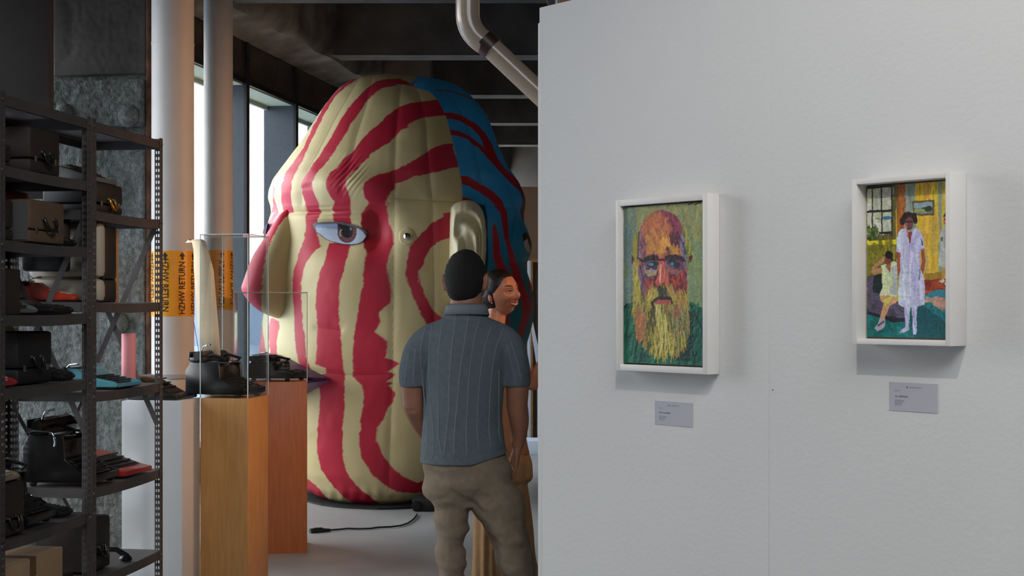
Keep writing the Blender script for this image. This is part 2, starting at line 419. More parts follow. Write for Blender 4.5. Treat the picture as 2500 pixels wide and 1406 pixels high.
# drop pipes
def riser(name, label, px, Y, rad, ztop, zcut, r2, txt, angs, zc, bandh, tsize):
    t = empty(name, (xat(px, Y), Y, 0), 0, label, 'pipe', 'insulated heating risers by the windows')
    prof = [(rad, zcut), (rad*1.004, zcut+.9), (rad*.996, zcut+1.5), (rad, ztop)]
    MB().lathe(prof, 48).build('jacket', MT['pipe'], t, smooth='auto')
    MB().lathe([(rad*1.0, 0), (rad*.80, -.025)], 40, (0, 0, zcut)).build('jacket_end', MT['pipe'], t, smooth='auto')
    MB().lathe([(r2, 0), (r2, zcut+.02)], 36).build('inner_pipe', MT['pipe'], t, smooth='auto')
    for zz in (zcut+1.02, zcut+1.95):
        MB().lathe([(rad+.0015, zz), (rad+.0015, zz+.012)], 48).build('jacket_seam', MT['pipe'], t, smooth='auto')
    bd = MB().lathe([(rad+.002, zc-bandh/2), (rad+.002, zc+bandh/2)], 64).build('label_band', MT['band'], t, smooth='auto')
    vs, fs = text_mesh(txt, tsize)
    wmax = max(v.x for v in vs); wmin = min(v.x for v in vs); sc = (bandh*.80)/(wmax-wmin)
    RR = rad+.0035
    for ang, flip in angs:
        mb = MB(); pv = []
        for v in vs:
            a_ = v.x*sc-bandh*.065; c_ = v.y*.95
            if flip: zz = zc-a_-bandh*.09; th = ang-c_/RR
            else: zz = zc+a_; th = ang+c_/RR
            # reading upwards: text up-direction points left
            pv.append((RR*math.sin(-th), -RR*math.cos(th), zz))
        mb.add(pv, fs)
        mb.build('lettering', MT['black'], bd, recalc=False)
        # arrow above the words pointing up
        w_ = tsize*.42; z0 = zc+bandh/2-.052; ar = [(-w_*.32, 0), (w_*.32, 0), (w_*.32, .020), (w_*.8, .020), (0, .044), (-w_*.8, .020), (-w_*.32, .020)]
        mb = MB(); mb.add([(RR*math.sin(-(ang-x/RR)), -RR*math.cos(ang-x/RR), z0+z) for x, z in ar], [(0, 1, 2, 6), (5, 6, 2, 3, 4)])
        mb.build('arrow', MT['black'], bd, recalc=False)
    return t
riser('heating_pipe', 'thick white pipe with orange RETURN band beside the grey shelves', 422, 8.45, .124, 5.2, zat(912, 8.45), .078,
      'HZHW RETURN', [(-.68, False), (.13, True), (-1.38, False), (1.0, True)], zat(693, 8.45), (772-614)/F*8.45, .058)
riser('heating_pipe', 'thinner white pipe with orange SUPPLY band, right of the thick one', 533, 9.55, .0965, 5.2, zat(1010, 9.55), .07,
      'HZHW SUPPLY', [(-.44, False), (-1.3, True), (1.1, True)], zat(684, 9.55), (757-612)/F*9.55, .056)

# cream drain pipe under the ceiling
Yd = 6.5; t = empty('drain_pipe', P(1143, 0, Yd), 0, 'cream drain pipe with an elbow and brown tape under the dark ceiling', 'pipe')
o0 = P(1143, 0, Yd)
A = P(1142, -330, Yd)-o0; B = P(1142, 40, Yd)-o0; Bc = P(1146, 85, Yd)-o0; C_ = P(1190, 108, Yd)-o0; D = P(1340, 250, Yd)-o0; E_ = P(1560, 458, Yd)-o0
rp = .0515
pts = [A, B]
for k in range(1, 9):
    u = k/8; pts.append(B*(1-u)**2+Bc*2*u*(1-u)+C_*u*u)
MB().tube(pts[:1]+[B], rp, 28).build('vertical_run', MT['drain'], t, smooth='auto')
MB().tube([B-Vector((0, 0, -.14)), B]+pts[2:], rp*1.08, 28).build('elbow', MT['drain'], t, smooth='auto')
MB().cyl(E_+Vector((0, 0, .03)), (E_.x, E_.y, -o0.z+.005), rp*.97, n=28).build('down_pipe', MT['drain'], t, smooth='auto')
MB().tube([C_, D, E_], rp*.97, 28).build('sloping_run', MT['drain'], t, smooth='auto')
dd = (D-C_).normalized(); MB().tube([C_-dd*.028, C_+dd*.03], rp*1.12, 28).build('tape_wrap', MT['tape'], t, smooth='auto')

# far partition and odds and ends seen in the gap
t = empty('wall_far_partition', (0, 0, 0)); t.name = 'trim_40'; t['kind'] = 'structure'
MB().box(xat(1240, 16.9), 3.4, 16.9, 17.05, 0, zat(456, 16.9)).build('partition_panel', MT['beigew'], t)
MB().box(xat(1297, 16.8), xat(1301, 16.8), 16.8, 16.9, 0, zat(640, 16.8)).build('door_jamb', MT['timber'], t)
MB().box(xat(1297, 16.8), xat(1400, 16.8), 16.8, 16.9, zat(640, 16.8), zat(632, 16.8)).build('door_lintel', MT['timber'], t)
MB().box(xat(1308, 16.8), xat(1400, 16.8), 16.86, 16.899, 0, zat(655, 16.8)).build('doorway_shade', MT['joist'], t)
t = MB().box(xat(1283, 15), xat(1420, 15), 15, 15.4, 0, .148).build('trim_41', MT['plinthw'], bevel=.006); t['kind'] = 'structure'
# leaning white board on the plinth
b = MB(); v0 = [P(1293, 778, 15.9), P(1299, 778, 15.9), P(1327, 905, 15.9), P(1312, 905, 15.9)]
b.add(v0+[q+Vector((0, .03, 0)) for q in v0], [(0, 1, 2, 3), (7, 6, 5, 4), (0, 4, 5, 1), (1, 5, 6, 2), (2, 6, 7, 3), (3, 7, 4, 0)])
q = [P(1312, 905, 15.9), P(1327, 905, 15.9)]; b.box(q[0].x, q[1].x, 15.9, 15.93, 0, q[0].z)
tag(b.build('leaning_strut', MT['plinthw']), 'pale blue strut leaning right beside the inflatable head, far behind', 'strut')
b = MB(); b.box(xat(1288, 16.3), xat(1296, 16.3), 16.3, 16.34, 0, zat(636, 16.3))  # a bright gap, stood in for by a pale upright bar
tag(b.build('bright_slit', MT['plinthw'], bevel=.004), 'narrow bright slit, built as a pale bar, behind the right edge of the inflatable head', 'slit')
# fixtures over the white wall
b = MB(); b.box(xat(1366, 7.2), xat(1480, 7.2), 7.2, 7.35, zat(60, 7.2), zat(-160, 7.2)); o = tag(b.build('timber_board', MT['timber']), 'brown timber board hanging above the white gallery wall', 'board')
b = MB(); b.box(xat(1357, 7.1), xat(1362, 7.1), 7.1, 7.16, zat(60, 7.1), zat(-160, 7.1)); tag(b.build('hanging_rod', MT['frame']), 'thin white rod hanging beside the timber board', 'rod')
b = MB(); v0 = [P(1338, -10, 7.3), P(1357, -10, 7.3), P(1357, 60, 7.3), P(1372, 60, 7.3)]; v0 = [P(1325, -40, 7.3), P(1357, -40, 7.3), P(1357, 60, 7.3), P(1352, 60, 7.3)]
b.add(v0+[q+Vector((0, .04, 0)) for q in v0], [(0, 1, 2, 3), (7, 6, 5, 4), (0, 4, 5, 1), (1, 5, 6, 2), (2, 6, 7, 3), (3, 7, 4, 0)])
tag(b.build('metal_bracket', MT['fin']), 'grey slanted bracket left of the timber board above the wall', 'bracket')

# ---------------- white gallery wall ----------------
EW = Vector((.079, 4.1, 0)); wrot = math.atan2(-.761, .648)
WT = zat(19, 4.1)
gw = empty('wall_gallery', EW, wrot, kind='structure')     # local x along wall to the right, local -y towards viewer
def xloc(px):
    r_ = (px-CX)/F; return (r_*4.1-.079)/(.648+.761*r_)
seam = xloc(1877)
x0 = 0.0
for i in range(5):
    xa = x0 if i == 0 else seam+(i-1)*1.22; xb = seam+i*1.22
    b = MB(); b.box(xa+(0.0 if i == 0 else .0003), xb-.0003, 0, .11, 0, WT)
    b.build('wall_panel', MT['wall'], gw, bevel=.0006, seg=1)
MB().box(0.01, seam+4.8, .002, .1, 0.02, WT-.02).build('wall_core', MT['wall'], gw)
b = MB(); b.box(-.006, .012, -.001, .111, 0, zat(56, 4.1)); b.build('corner_bead', MT['wall'], gw, bevel=.002)
for zz in (1.29, 1.30):
    pass
b = MB(); b.lathe([(.0022, 0), (.001, -.001)], 10); o = b.build('nail_hole', MT['print_'], gw); o.rotation_euler = (R(-90), 0, 0); o.location = (seam+.012, -.0005, zat(943, 3.6))
# ---------------- paintings ----------------
GAIN = 1.3
class Canvas:
    def __init__(s, U, V, bg, seed=1):
        s.U = U; s.V = V; s.C = np.zeros((len(U), 3)); s.C[:] = lin(bg); s.rng = random.Random(seed)
        s.wu = vnoise(U*22, V*34, seed)*.005+vnoise(U*60, V*90, seed+3)*.0016
        s.wv = vnoise(U*24, V*32, seed+7)*.0045+vnoise(U*65, V*90, seed+9)*.0014
    def poly(s, pts, col, k=1., jit=.0):
        m = inpoly(s.U+s.wu*k, s.V+s.wv*k, pts); s.C[m] = lin(col); return m
    def ell(s, cx, cy, rx, ry, col, k=1., ang=0.):
        u = s.U+s.wu*k-cx; v = s.V+s.wv*k-cy; c, s_ = math.cos(ang), math.sin(ang)
        m = ((u*c+v*s_)/rx)**2+((-u*s_+v*c)/ry)**2 < 1
        s.C[m] = lin(col); return m
    def line(s, pts, wd, col, k=.6):
        for (a, b) in zip(pts[:-1], pts[1:]):
            dx, dy = b[0]-a[0], b[1]-a[1]; L = dx*dx+dy*dy+1e-9
            bx = (s.U > min(a[0], b[0])-wd*2) & (s.U < max(a[0], b[0])+wd*2) & (s.V > min(a[1], b[1])-wd*2) & (s.V < max(a[1], b[1])+wd*2)
            i = np.where(bx)[0]
            u = s.U[i]+s.wu[i]*k; v = s.V[i]+s.wv[i]*k
            t = ((u-a[0])*dx+(v-a[1])*dy)/L; t = t.clip(0, 1)
            d = np.hypot(u-a[0]-t*dx, v-a[1]-t*dy)
            s.C[i[d < wd/2]] = lin(col)
    def strokes(s, region, n, ln, wd, ang, cols, spread=.3, mask=None, mix=.8):
        xs = [p[0] for p in region]; ys = [p[1] for p in region]; r = s.rng
        cnt = 0; tries = 0
        while cnt < n and tries < n*6:
            tries += 1
            x = r.uniform(min(xs), max(xs)); y = r.uniform(min(ys), max(ys))
            if not inpoly(np.array([x]), np.array([y]), region)[0]: continue
            cnt += 1
            a = ang(x, y) if callable(ang) else ang
            a += r.gauss(0, spread); L = ln*r.uniform(.5, 1.3); W = wd*r.uniform(.5, 1.3); c_ = np.array(lin(r.choice(cols)))*r.uniform(.85, 1.15)
            q = L
            i = np.where((abs(s.U-x) < q) & (abs(s.V-y) < q))[0]
            u = s.U[i]-x+s.wu[i]; v = s.V[i]-y+s.wv[i]
            p_ = u*math.cos(a)+v*math.sin(a); n_ = -u*math.sin(a)+v*math.cos(a)
            mm = ((p_/(L/2))**4+(n_/(W/2))**2) < 1
            if mask is not None: mm &= mask[i]
            s.C[i[mm]] = s.C[i[mm]]*(1-mix)+c_.clip(0, 1)*mix
def finish(cv, amp=.12, seed=5):
    g = 1+amp*vnoise(cv.U*30, cv.V*26, seed)+amp*.6*vnoise(cv.U*110, cv.V*60, seed+1)
    return (cv.C*g[:, None]*GAIN).clip(0, .95)
def framed(name, label, pxs, pys, front_w, depth, inset, back, paintfn, nu, nv, parts_label):
    """pxs: front outer left/right px, pys: outer top/bottom z at left edge; placed on the gallery wall"""
    pass
def frame_on_wall(name, label, cx, zb, W, Hh, dp, bw, setback, fn, nu, nv, plabel, cvname):
    t = empty(name, EW+Vector((.648*cx-0*.761, -.761*cx, zb)), wrot, label, 'painting')
    # local: x right, -y out from the wall, z up from the bottom edge
    for nm, bx in (('frame_side', (-W/2, -W/2+bw, 0, Hh)), ('frame_side', (W/2-bw, W/2, 0, Hh)),
                   ('frame_rail', (-W/2+bw, W/2-bw, 0, bw)), ('frame_rail', (-W/2+bw, W/2-bw, Hh-bw, Hh))):
        MB().box(bx[0], bx[1], -dp, -.001, bx[2], bx[3]).build(nm, MT['frame'], t, bevel=.0012)
    MB().box(-W/2+bw, W/2-bw, -dp*.25, -.002, bw, Hh-bw).build('backing', MT['frame_in'], t)
    gap = .004
    xs = np.linspace(-W/2+bw+gap, W/2-bw-gap, nu); zs = np.linspace(Hh-bw-gap, bw+gap, nv)
    X, Z = np.meshgrid(xs, zs); U, V = np.meshgrid(np.linspace(0, 1, nu), np.linspace(0, 1, nv))
    cv = Canvas(U.ravel(), V.ravel(), (120, 130, 90)); fn(cv); C = finish(cv)
    lum = C.mean(1); Yv = -(dp-setback)-.0003*vnoise(U*70, V*90, 2).ravel()-.0004*vnoise(U*40, V*70, 8).ravel()
    c = grid_mesh(cvname, np.stack([X.ravel(), Yv, Z.ravel()], -1), nu, nv, vmat('oil_paint_'+cvname, .55, bump=.12, bscale=200), t, cols=C)
    c['label'] = plabel
    MB().box(xs[0], xs[-1], -(dp-setback)+.001, -dp*.25, zs[-1], zs[0]).build('stretcher', MT['paper'], t)
    return t
# portrait, drawn in the coordinates of its own canvas (0..1 both ways)
def A1(pts): return [((x-107)/556, (y-(155-30*(x-107)/556))/(1075+25*(x-107)/556*1.+30*(x-107)/556-0*1)) for x, y in pts]
def portrait(c):
    full = [(0, 0), (1, 0), (1, 1), (0, 1)]
    c.poly([(-.1, -.1), (1.1, -.1), (1.1, 1.1), (-.1, 1.1)], (134, 134, 84))
    c.strokes(full, 260, .22, .05, 1.4, [(138, 138, 86), (128, 132, 84), (142, 142, 88), (124, 132, 92)], .5)
    c.poly(A1([(100, 140), (175, 150), (185, 230), (205, 330), (170, 420), (165, 560), (180, 700), (165, 830), (100, 850)]), (96, 116, 108), 3)
    c.strokes(A1([(107, 160), (180, 160), (190, 300), (165, 450), (165, 820), (107, 830)]), 70, .16, .05, 1.5, [(92, 114, 112), (104, 124, 108), (108, 124, 96), (98, 120, 116)], .4)
    c.strokes(A1([(560, 450), (665, 420), (665, 860), (560, 800)]), 60, .16, .05, 1.5, [(122, 138, 92), (114, 134, 96), (128, 140, 88)], .4)
    # green shirt
    sh = A1([(100, 840), (165, 810), (250, 850), (520, 850), (575, 810), (640, 850), (670, 880), (670, 1260), (100, 1240)])
    m = c.poly(sh, (18, 88, 66), 1)
    c.strokes(sh, 120, .22, .035, 1.9, [(14, 96, 72), (10, 70, 56), (24, 108, 78), (16, 60, 52), (30, 104, 84)], .25, m)
    c.poly(A1([(560, 860), (600, 900), (640, 1010), (662, 1070), (662, 1230), (480, 1220), (520, 1100), (560, 1000)]), (12, 50, 44), 2)
    c.strokes(A1([(590, 880), (660, 940), (660, 1200), (600, 1200)]), 24, .2, .04, 1.9, [(14, 84, 66), (20, 96, 70), (10, 58, 48)], .15)
    for x0, y0, x1, y1 in ((165, 850, 120, 1050), (215, 1060, 180, 1210), (130, 830, 107, 850), (250, 1090, 232, 1200), (575, 830, 662, 1030), (560, 960, 600, 1215)):
        c.line(A1([(x0, y0), (x1, y1)]), .016, (8, 42, 38))
    # hair at sides
    for pts, cl in (([(215, 320), (180, 350), (165, 420), (170, 480), (190, 560), (175, 640), (178, 760), (235, 800), (225, 600), (215, 480)], (140, 132, 48)),
                    ([(515, 270), (545, 300), (565, 380), (590, 440), (570, 490), (560, 600), (550, 520), (530, 420)], (84, 106, 44))):
        m = c.poly(A1(pts), cl, 2)
        c.strokes(A1(pts), 40, .09, .02, 1.5, [(158, 146, 58), (120, 118, 48), (170, 158, 80), (96, 116, 50)], .2, m)
    c.poly(A1([(165, 480), (178, 495), (182, 530), (175, 560), (165, 540)]), (86, 34, 34), .5)
    c.poly(A1([(562, 500), (580, 485), (590, 500), (582, 530), (566, 545)]), (92, 36, 32), .5)
    # head
    head = [(375, 178), (420, 183), (470, 210), (505, 255), (520, 310), (530, 380), (545, 470), (552, 560), (556, 650), (550, 740), (545, 800), (480, 860), (400, 880), (310, 870), (240, 810), (215, 740), (205, 650), (205, 540), (205, 450), (212, 350), (232, 290), (265, 230), (310, 195)]
    mh = c.poly(A1(head), (150, 82, 58), .6)
    c.strokes(A1(head), 260, .10, .035, 1.2, [(160, 88, 58), (150, 76, 64), (166, 96, 58), (140, 70, 70), (150, 92, 64)], .6, mh)
    def patch(pts, cols, n=26, ln=.08, wd=.025, ang=1.2, sp=.5, base=None):
        m = c.poly(A1(pts), base or cols[0], 1.4) & mh
        c.strokes(A1(pts), n, ln, wd, ang, cols, sp, mh)
    patch([(320, 190), (380, 178), (440, 190), (495, 240), (520, 310), (530, 390), (470, 350), (430, 300), (400, 240), (340, 215)], [(134, 56, 82), (120, 46, 66), (142, 66, 92), (110, 40, 56)], 60)
    patch([(270, 230), (330, 205), (400, 230), (440, 300), (460, 370), (440, 400), (350, 330), (290, 330), (245, 320)], [(176, 104, 60), (186, 112, 66), (168, 92, 62), (160, 84, 66)], 70)
    patch([(430, 350), (500, 360), (530, 400), (530, 470), (490, 440), (440, 400)], [(84, 34, 46), (74, 34, 52), (96, 40, 56)], 26)
    patch([(260, 350), (360, 330), (420, 360), (440, 430), (420, 470), (300, 480), (270, 430)], [(188, 126, 62), (196, 134, 66), (172, 106, 58), (164, 92, 56)], 70)
    patch([(375, 395), (410, 385), (425, 410), (410, 440), (380, 440)], [(214, 150, 66), (206, 140, 62)], 8)
    patch([(215, 340), (250, 350), (262, 420), (255, 500), (210, 510)], [(140, 88, 104), (118, 70, 84), (152, 104, 118), (92, 52, 60)], 24)
    patch([(510, 350), (535, 380), (548, 520), (520, 540), (505, 440)], [(126, 110, 140), (98, 80, 108), (70, 50, 74)], 22)
    patch([(430, 430), (500, 440), (520, 480), (470, 490), (420, 470)], [(178, 120, 48), (92, 50, 48), (190, 138, 60)], 18)
    # eye region
    patch([(250, 500), (340, 480), (365, 520), (350, 580), (290, 600), (250, 570)], [(116, 72, 92), (96, 60, 84), (84, 50, 72), (128, 84, 100)], 40, .05, .018, .2)
    patch([(420, 500), (500, 490), (535, 530), (520, 590), (450, 590), (415, 550)], [(104, 60, 78), (84, 50, 76), (96, 74, 104), (70, 44, 60)], 40, .05, .018, .2)
    patch([(215, 560), (255, 560), (265, 680), (240, 780), (215, 720)], [(128, 92, 118), (110, 76, 104), (92, 60, 88)], 26)
    patch([(530, 560), (556, 560), (556, 700), (530, 660)], [(130, 114, 136), (108, 90, 112)], 16)
    patch([(265, 640), (330, 620), (340, 690), (310, 760), (262, 740)], [(156, 56, 50), (170, 76, 64), (126, 42, 46), (108, 38, 44)], 36)
    patch([(440, 620), (540, 600), (552, 700), (540, 770), (470, 740), (430, 680)], [(120, 40, 38), (146, 54, 42), (92, 32, 40), (168, 72, 50)], 50)
    patch([(262, 590), (350, 590), (340, 625), (280, 630)], [(150, 140, 156), (160, 140, 96), (120, 104, 124)], 14, .05, .014, .1)
    # nose
    patch([(360, 500), (395, 500), (405, 600), (425, 670), (415, 705), (380, 710), (340, 695), (330, 660), (350, 600)], [(190, 84, 70), (204, 104, 84), (160, 56, 54), (176, 72, 62)], 34, .06, .016, 1.5, .2)
    c.line(A1([(372, 560), (368, 620), (366, 668)]), .02, (228, 160, 150))
    c.line(A1([(352, 590), (340, 650)]), .014, (72, 26, 36)); c.line(A1([(400, 540), (415, 620)]), .018, (118, 90, 110))
    c.poly(A1([(345, 695), (380, 712), (420, 700), (415, 720), (380, 722), (350, 715)]), (90, 26, 26), 1)
    # eyes, brows, glasses
    c.poly(A1([(205, 500), (240, 515), (270, 492), (320, 482), (356, 490), (362, 516), (300, 512), (262, 540), (225, 530)]), (40, 24, 26), 1)
    c.poly(A1([(400, 500), (420, 488), (470, 484), (520, 500), (545, 530), (480, 514), (425, 520), (402, 530)]), (44, 24, 28), 1)
    c.line(A1([(205, 505), (250, 525), (300, 520), (385, 520), (400, 528)]), .012, (34, 22, 24)); c.line(A1([(425, 528), (480, 520), (545, 530)]), .010, (48, 28, 30))
    c.ell(*A1([(318, 552)])[0], .075, .020, (50, 30, 44), .8, -.1); c.ell(*A1([(470, 552)])[0], .070, .020, (50, 30, 44), .8, .1)
    c.ell(*A1([(330, 572)])[0], .045, .016, (56, 40, 56), .8); c.line(A1([(335, 640), (325, 690), (330, 705)]), .022, (80, 24, 34)); c.line(A1([(262, 625), (290, 650), (300, 640)]), .02, (74, 70, 90))
    c.line(A1([(290, 545), (325, 535), (350, 548)]), .012, (36, 20, 30)); c.line(A1([(432, 545), (470, 535), (500, 552)]), .012, (36, 20, 30))
    c.ell(*A1([(308, 550)])[0], .036, .009, (54, 130, 158), .3); c.ell(*A1([(455, 551)])[0], .030, .009, (54, 134, 160), .3)
    c.ell(*A1([(326, 551)])[0], .012, .008, (20, 20, 30), .3); c.ell(*A1([(466, 552)])[0], .012, .008, (20, 20, 30), .3)
    c.line(A1([(255, 560), (262, 600), (300, 624), (340, 612), (356, 560)]), .010, (160, 140, 70)); c.line(A1([(425, 560), (440, 605), (480, 622), (515, 590)]), .008, (110, 96, 120))
    c.line(A1([(225, 560), (258, 685)]), .010, (42, 24, 36)); c.line(A1([(216, 325), (208, 500)]), .014, (46, 44, 30))
    # beard
    beard = [(240, 770), (275, 760), (310, 720), (340, 715), (420, 720), (460, 745), (500, 770), (550, 760), (560, 800), (562, 900), (570, 990), (545, 1080), (510, 1150), (460, 1180), (420, 1160), (375, 1200), (330, 1180), (290, 1150), (245, 1090), (200, 1040), (185, 960), (170, 860), (180, 760), (190, 700), (225, 700)]
    mb_ = c.poly(A1(beard), (146, 132, 54), 3)
    def bang(x, y): return 1.57+(.5-x)*1.1
    c.strokes(A1(beard), 460, .10, .018, bang, [(150, 132, 48), (128, 118, 44), (92, 90, 34), (168, 148, 62), (138, 94, 56), (72, 78, 34), (152, 134, 76), (60, 62, 32)], .3)
    c.strokes(A1([(300, 840), (340, 850), (330, 1000), (290, 1000)]), 18, .08, .02, 1.5, [(62, 60, 28), (84, 82, 34)], .2)
    c.strokes(A1([(430, 850), (470, 850), (560, 1000), (520, 1120), (450, 1100)]), 26, .1, .018, 1.3, [(70, 66, 36), (96, 84, 50), (58, 66, 44)], .25)
    c.strokes(A1([(190, 900), (260, 900), (270, 1040), (230, 1050), (195, 1000)]), 30, .1, .03, 1.7, [(168, 108, 66), (158, 100, 62), (176, 122, 74)], .2)
    c.strokes(A1([(335, 830), (400, 830), (430, 1160), (370, 1170)]), 60, .12, .012, bang, [(196, 186, 92), (208, 196, 120), (170, 156, 64), (128, 108, 78), (88, 96, 50)], .15)
    c.strokes(A1([(440, 860), (560, 860), (550, 1060), (450, 1140)]), 90, .12, .013, bang, [(120, 118, 58), (156, 140, 100), (70, 96, 56), (150, 120, 80)], .2)
    c.strokes(A1([(250, 1060), (540, 1060), (470, 1190), (330, 1190)]), 80, .10, .010, 1.6, [(184, 168, 70), (30, 74, 50), (160, 146, 64), (196, 180, 90)], .25)
    c.strokes(A1([(175, 560), (215, 560), (230, 780), (178, 800)]), 60, .09, .016, 1.6, [(166, 150, 62), (140, 128, 48), (182, 168, 92)], .2)
    c.poly(A1([(335, 705), (380, 720), (418, 710), (412, 760), (385, 785), (350, 770)]), (54, 62, 40), 2)
    c.strokes(A1([(335, 705), (418, 705), (400, 790), (350, 780)]), 18, .06, .014, 1.4, [(50, 60, 42), (66, 50, 44), (40, 46, 36)], .3)
    c.strokes(A1([(270, 760), (340, 700), (345, 800), (290, 870)]), 34, .09, .014, 2.2, [(176, 156, 66), (158, 140, 60), (190, 172, 84)], .2)
    c.strokes(A1([(420, 715), (550, 780), (545, 860), (450, 820)]), 40, .09, .014, .9, [(168, 144, 64), (148, 120, 60), (160, 100, 60)], .2)
    c.poly(A1([(328, 800), (350, 785), (440, 790), (445, 815), (400, 832), (340, 828)]), (160, 74, 66), 1.4)
    c.line(A1([(312, 830), (325, 800), (345, 786), (440, 788), (450, 815)]), .020, (40, 24, 20)); c.line(A1([(312, 820), (320, 850)]), .03, (44, 36, 22))
    c.strokes(A1([(460, 860), (490, 860), (490, 920), (465, 920)]), 6, .04, .02, 1.3, [(160, 84, 64)], .2)
    # dabs at the top right edge
    c.line(A1([(560, 138), (590, 132)]), .01, (40, 50, 34)); c.line(A1([(600, 142), (640, 128)]), .01, (44, 54, 36))
def A2(pts): return [((x-183)/573, (y-(170-35*(x-183)/573))/(1058+45*(x-183)/573)) for x, y in pts]
def room_scene(c):
    full = [(0, 0), (1, 0), (1, 1), (0, 1)]
    c.poly([(-.1, -.1), (1.1, -.1), (1.1, 1.1), (-.1, 1.1)], (190, 160, 46))
    c.strokes(full, 120, .2, .03, 1.57, [(196, 166, 48), (186, 150, 44), (200, 172, 60)], .1)
    # wallpaper stripes
    for x0, x1, cl in ((445, 470, (150, 158, 150)), (470, 520, (128, 142, 128)), (518, 570, (204, 168, 40)), (570, 620, (208, 158, 56)), (620, 665, (206, 180, 52)), (665, 690, (140, 148, 120)), (690, 720, (196, 172, 60)), (720, 740, (150, 150, 110)), (740, 765, (186, 166, 70))):
        rg = A2([(x0, 100), (x1, 100), (x1, 800), (x0, 800)]); c.poly(rg, cl, 1)
        c.strokes(rg, 30, .2, .02, 1.57, [cl, tuple(int(v*.9) for v in cl), tuple(min(255, int(v*1.08)) for v in cl)], .08)
    c.strokes(A2([(520, 380), (665, 380), (665, 780), (520, 780)]), 80, .2, .03, 1.57, [(202, 150, 54), (196, 162, 46), (210, 170, 60), (180, 150, 60), (172, 150, 90)], .1)
    c.poly(A2([(386, 100), (442, 100), (442, 480), (420, 560), (386, 560)]), (150, 84, 32), 1.5)
    c.strokes(A2([(386, 100), (442, 100), (442, 480), (386, 480)]), 40, .12, .03, 1.5, [(160, 92, 34), (134, 72, 30), (178, 112, 46)], .3)
    # left wall, window
    c.poly(A2([(170, 100), (388, 100), (388, 560), (170, 560)]), (98, 92, 44), 1)
    c.strokes(A2([(355, 150), (388, 150), (388, 540), (300, 540), (300, 495), (355, 495)]), 30, .1, .03, 1.5, [(92, 88, 42), (112, 100, 48), (80, 78, 40)], .3)
    c.poly(A2([(186, 172), (352, 160), (352, 498), (186, 505)]), (186, 186, 166), .5)
    c.strokes(A2([(186, 172), (352, 160), (352, 498), (186, 505)]), 60, .08, .04, 1.2, [(196, 196, 186), (180, 182, 150), (170, 176, 160), (200, 198, 176)], .6)
    c.ell(*A2([(322, 388)])[0], .06, .012, (60, 120, 150)); c.line(A2([(245, 392), (280, 400)]), .008, (90, 130, 110))
    dk = (44, 46, 44)
    for a, b in (((220, 178), (222, 460)), ((284, 170), (288, 500)), ((356, 150), (356, 510)), ((183, 345), (356, 338)), ((183, 176), (360, 166)), ((270, 498), (356, 492))): c.line(A2([a, b]), .016, dk)
    c.strokes(A2([(190, 450), (255, 455), (262, 545), (190, 548)]), 80, .06, .012, 1.0, [(52, 72, 30), (84, 104, 40), (36, 52, 26), (110, 126, 56)], 1.2)
    c.line(A2([(385, 330), (388, 560)]), .012, (190, 160, 40))
    # sill and lower left wall
    c.poly(A2([(170, 552), (388, 545), (388, 578), (170, 578)]), (206, 190, 40), 1)
    c.poly(A2([(170, 578), (388, 578), (388, 830), (170, 830)]), (118, 112, 36), 1)
    c.strokes(A2([(183, 580), (388, 580), (388, 800), (183, 800)]), 60, .1, .04, 1.4, [(126, 120, 38), (104, 100, 34), (142, 130, 44), (92, 96, 36)], .5)
    # small picture on wall
    c.poly(A2([(496, 275), (640, 268), (638, 378), (496, 376)]), (98, 78, 40), .6)
    c.poly(A2([(506, 290), (628, 284), (626, 362), (506, 362)]), (112, 130, 120), .6)
    c.poly(A2([(506, 290), (628, 284), (628, 318), (506, 322)]), (130, 150, 160), .8); c.poly(A2([(506, 334), (580, 330), (580, 348), (506, 348)]), (140, 150, 70), .8)
    c.ell(*A2([(602, 330)])[0], .045, .018, (44, 54, 34)); c.line(A2([(560, 325), (600, 322)]), .01, (50, 60, 40))
    # skirting and floor
    c.poly(A2([(575, 785), (690, 770), (690, 820), (575, 835)]), (150, 116, 36), 1)
    c.poly(A2([(560, 830), (765, 815), (765, 930), (560, 930)]), (128, 44, 24), 1)
    c.strokes(A2([(570, 850), (765, 830), (765, 910), (570, 915)]), 30, .12, .02, 0, [(150, 60, 26), (118, 38, 26), (160, 74, 34)], .15)
    fl = A2([(170, 1040), (400, 1080), (520, 1000), (580, 930), (765, 880), (765, 1250), (170, 1250)])
    m = c.poly(fl, (20, 98, 98), 1)
    c.strokes(fl, 140, .13, .03, .3, [(22, 104, 100), (16, 86, 90), (30, 116, 118), (24, 92, 84), (40, 110, 104)], .6, m)
    c.poly(A2([(580, 940), (620, 905), (700, 895), (765, 910), (765, 960), (640, 970), (580, 960)]), (50, 122, 140), 1)
    c.poly(A2([(575, 965), (640, 950), (700, 955), (765, 965), (765, 1010), (745, 1040), (740, 1065), (690, 1060), (665, 1010), (620, 990), (575, 985)]), (176, 140, 124), 1.5)
    c.strokes(A2([(600, 960), (765, 965), (740, 1050), (680, 1050)]), 24, .07, .016, .2, [(188, 150, 134), (160, 128, 112), (184, 130, 110)], .3)
    c.strokes(A2([(580, 980), (700, 1060), (765, 1060), (765, 1180)]), 30, .12, .02, .8, [(36, 116, 134), (24, 104, 110)], .2)
    c.poly(A2([(520, 1010), (560, 1000), (765, 1170), (765, 1250), (500, 1250)]), (20, 78, 84), 2)
    # sofa
    sf = A2([(183, 800), (240, 790), (290, 850), (300, 950), (400, 980), (450, 1000), (450, 1110), (380, 1120), (300, 1095), (183, 1050)])
    m = c.poly(sf, (84, 76, 98), 1)
    c.strokes(sf, 60, .1, .03, .3, [(90, 82, 106), (72, 66, 84), (80, 76, 90), (64, 60, 70)], .5, m)
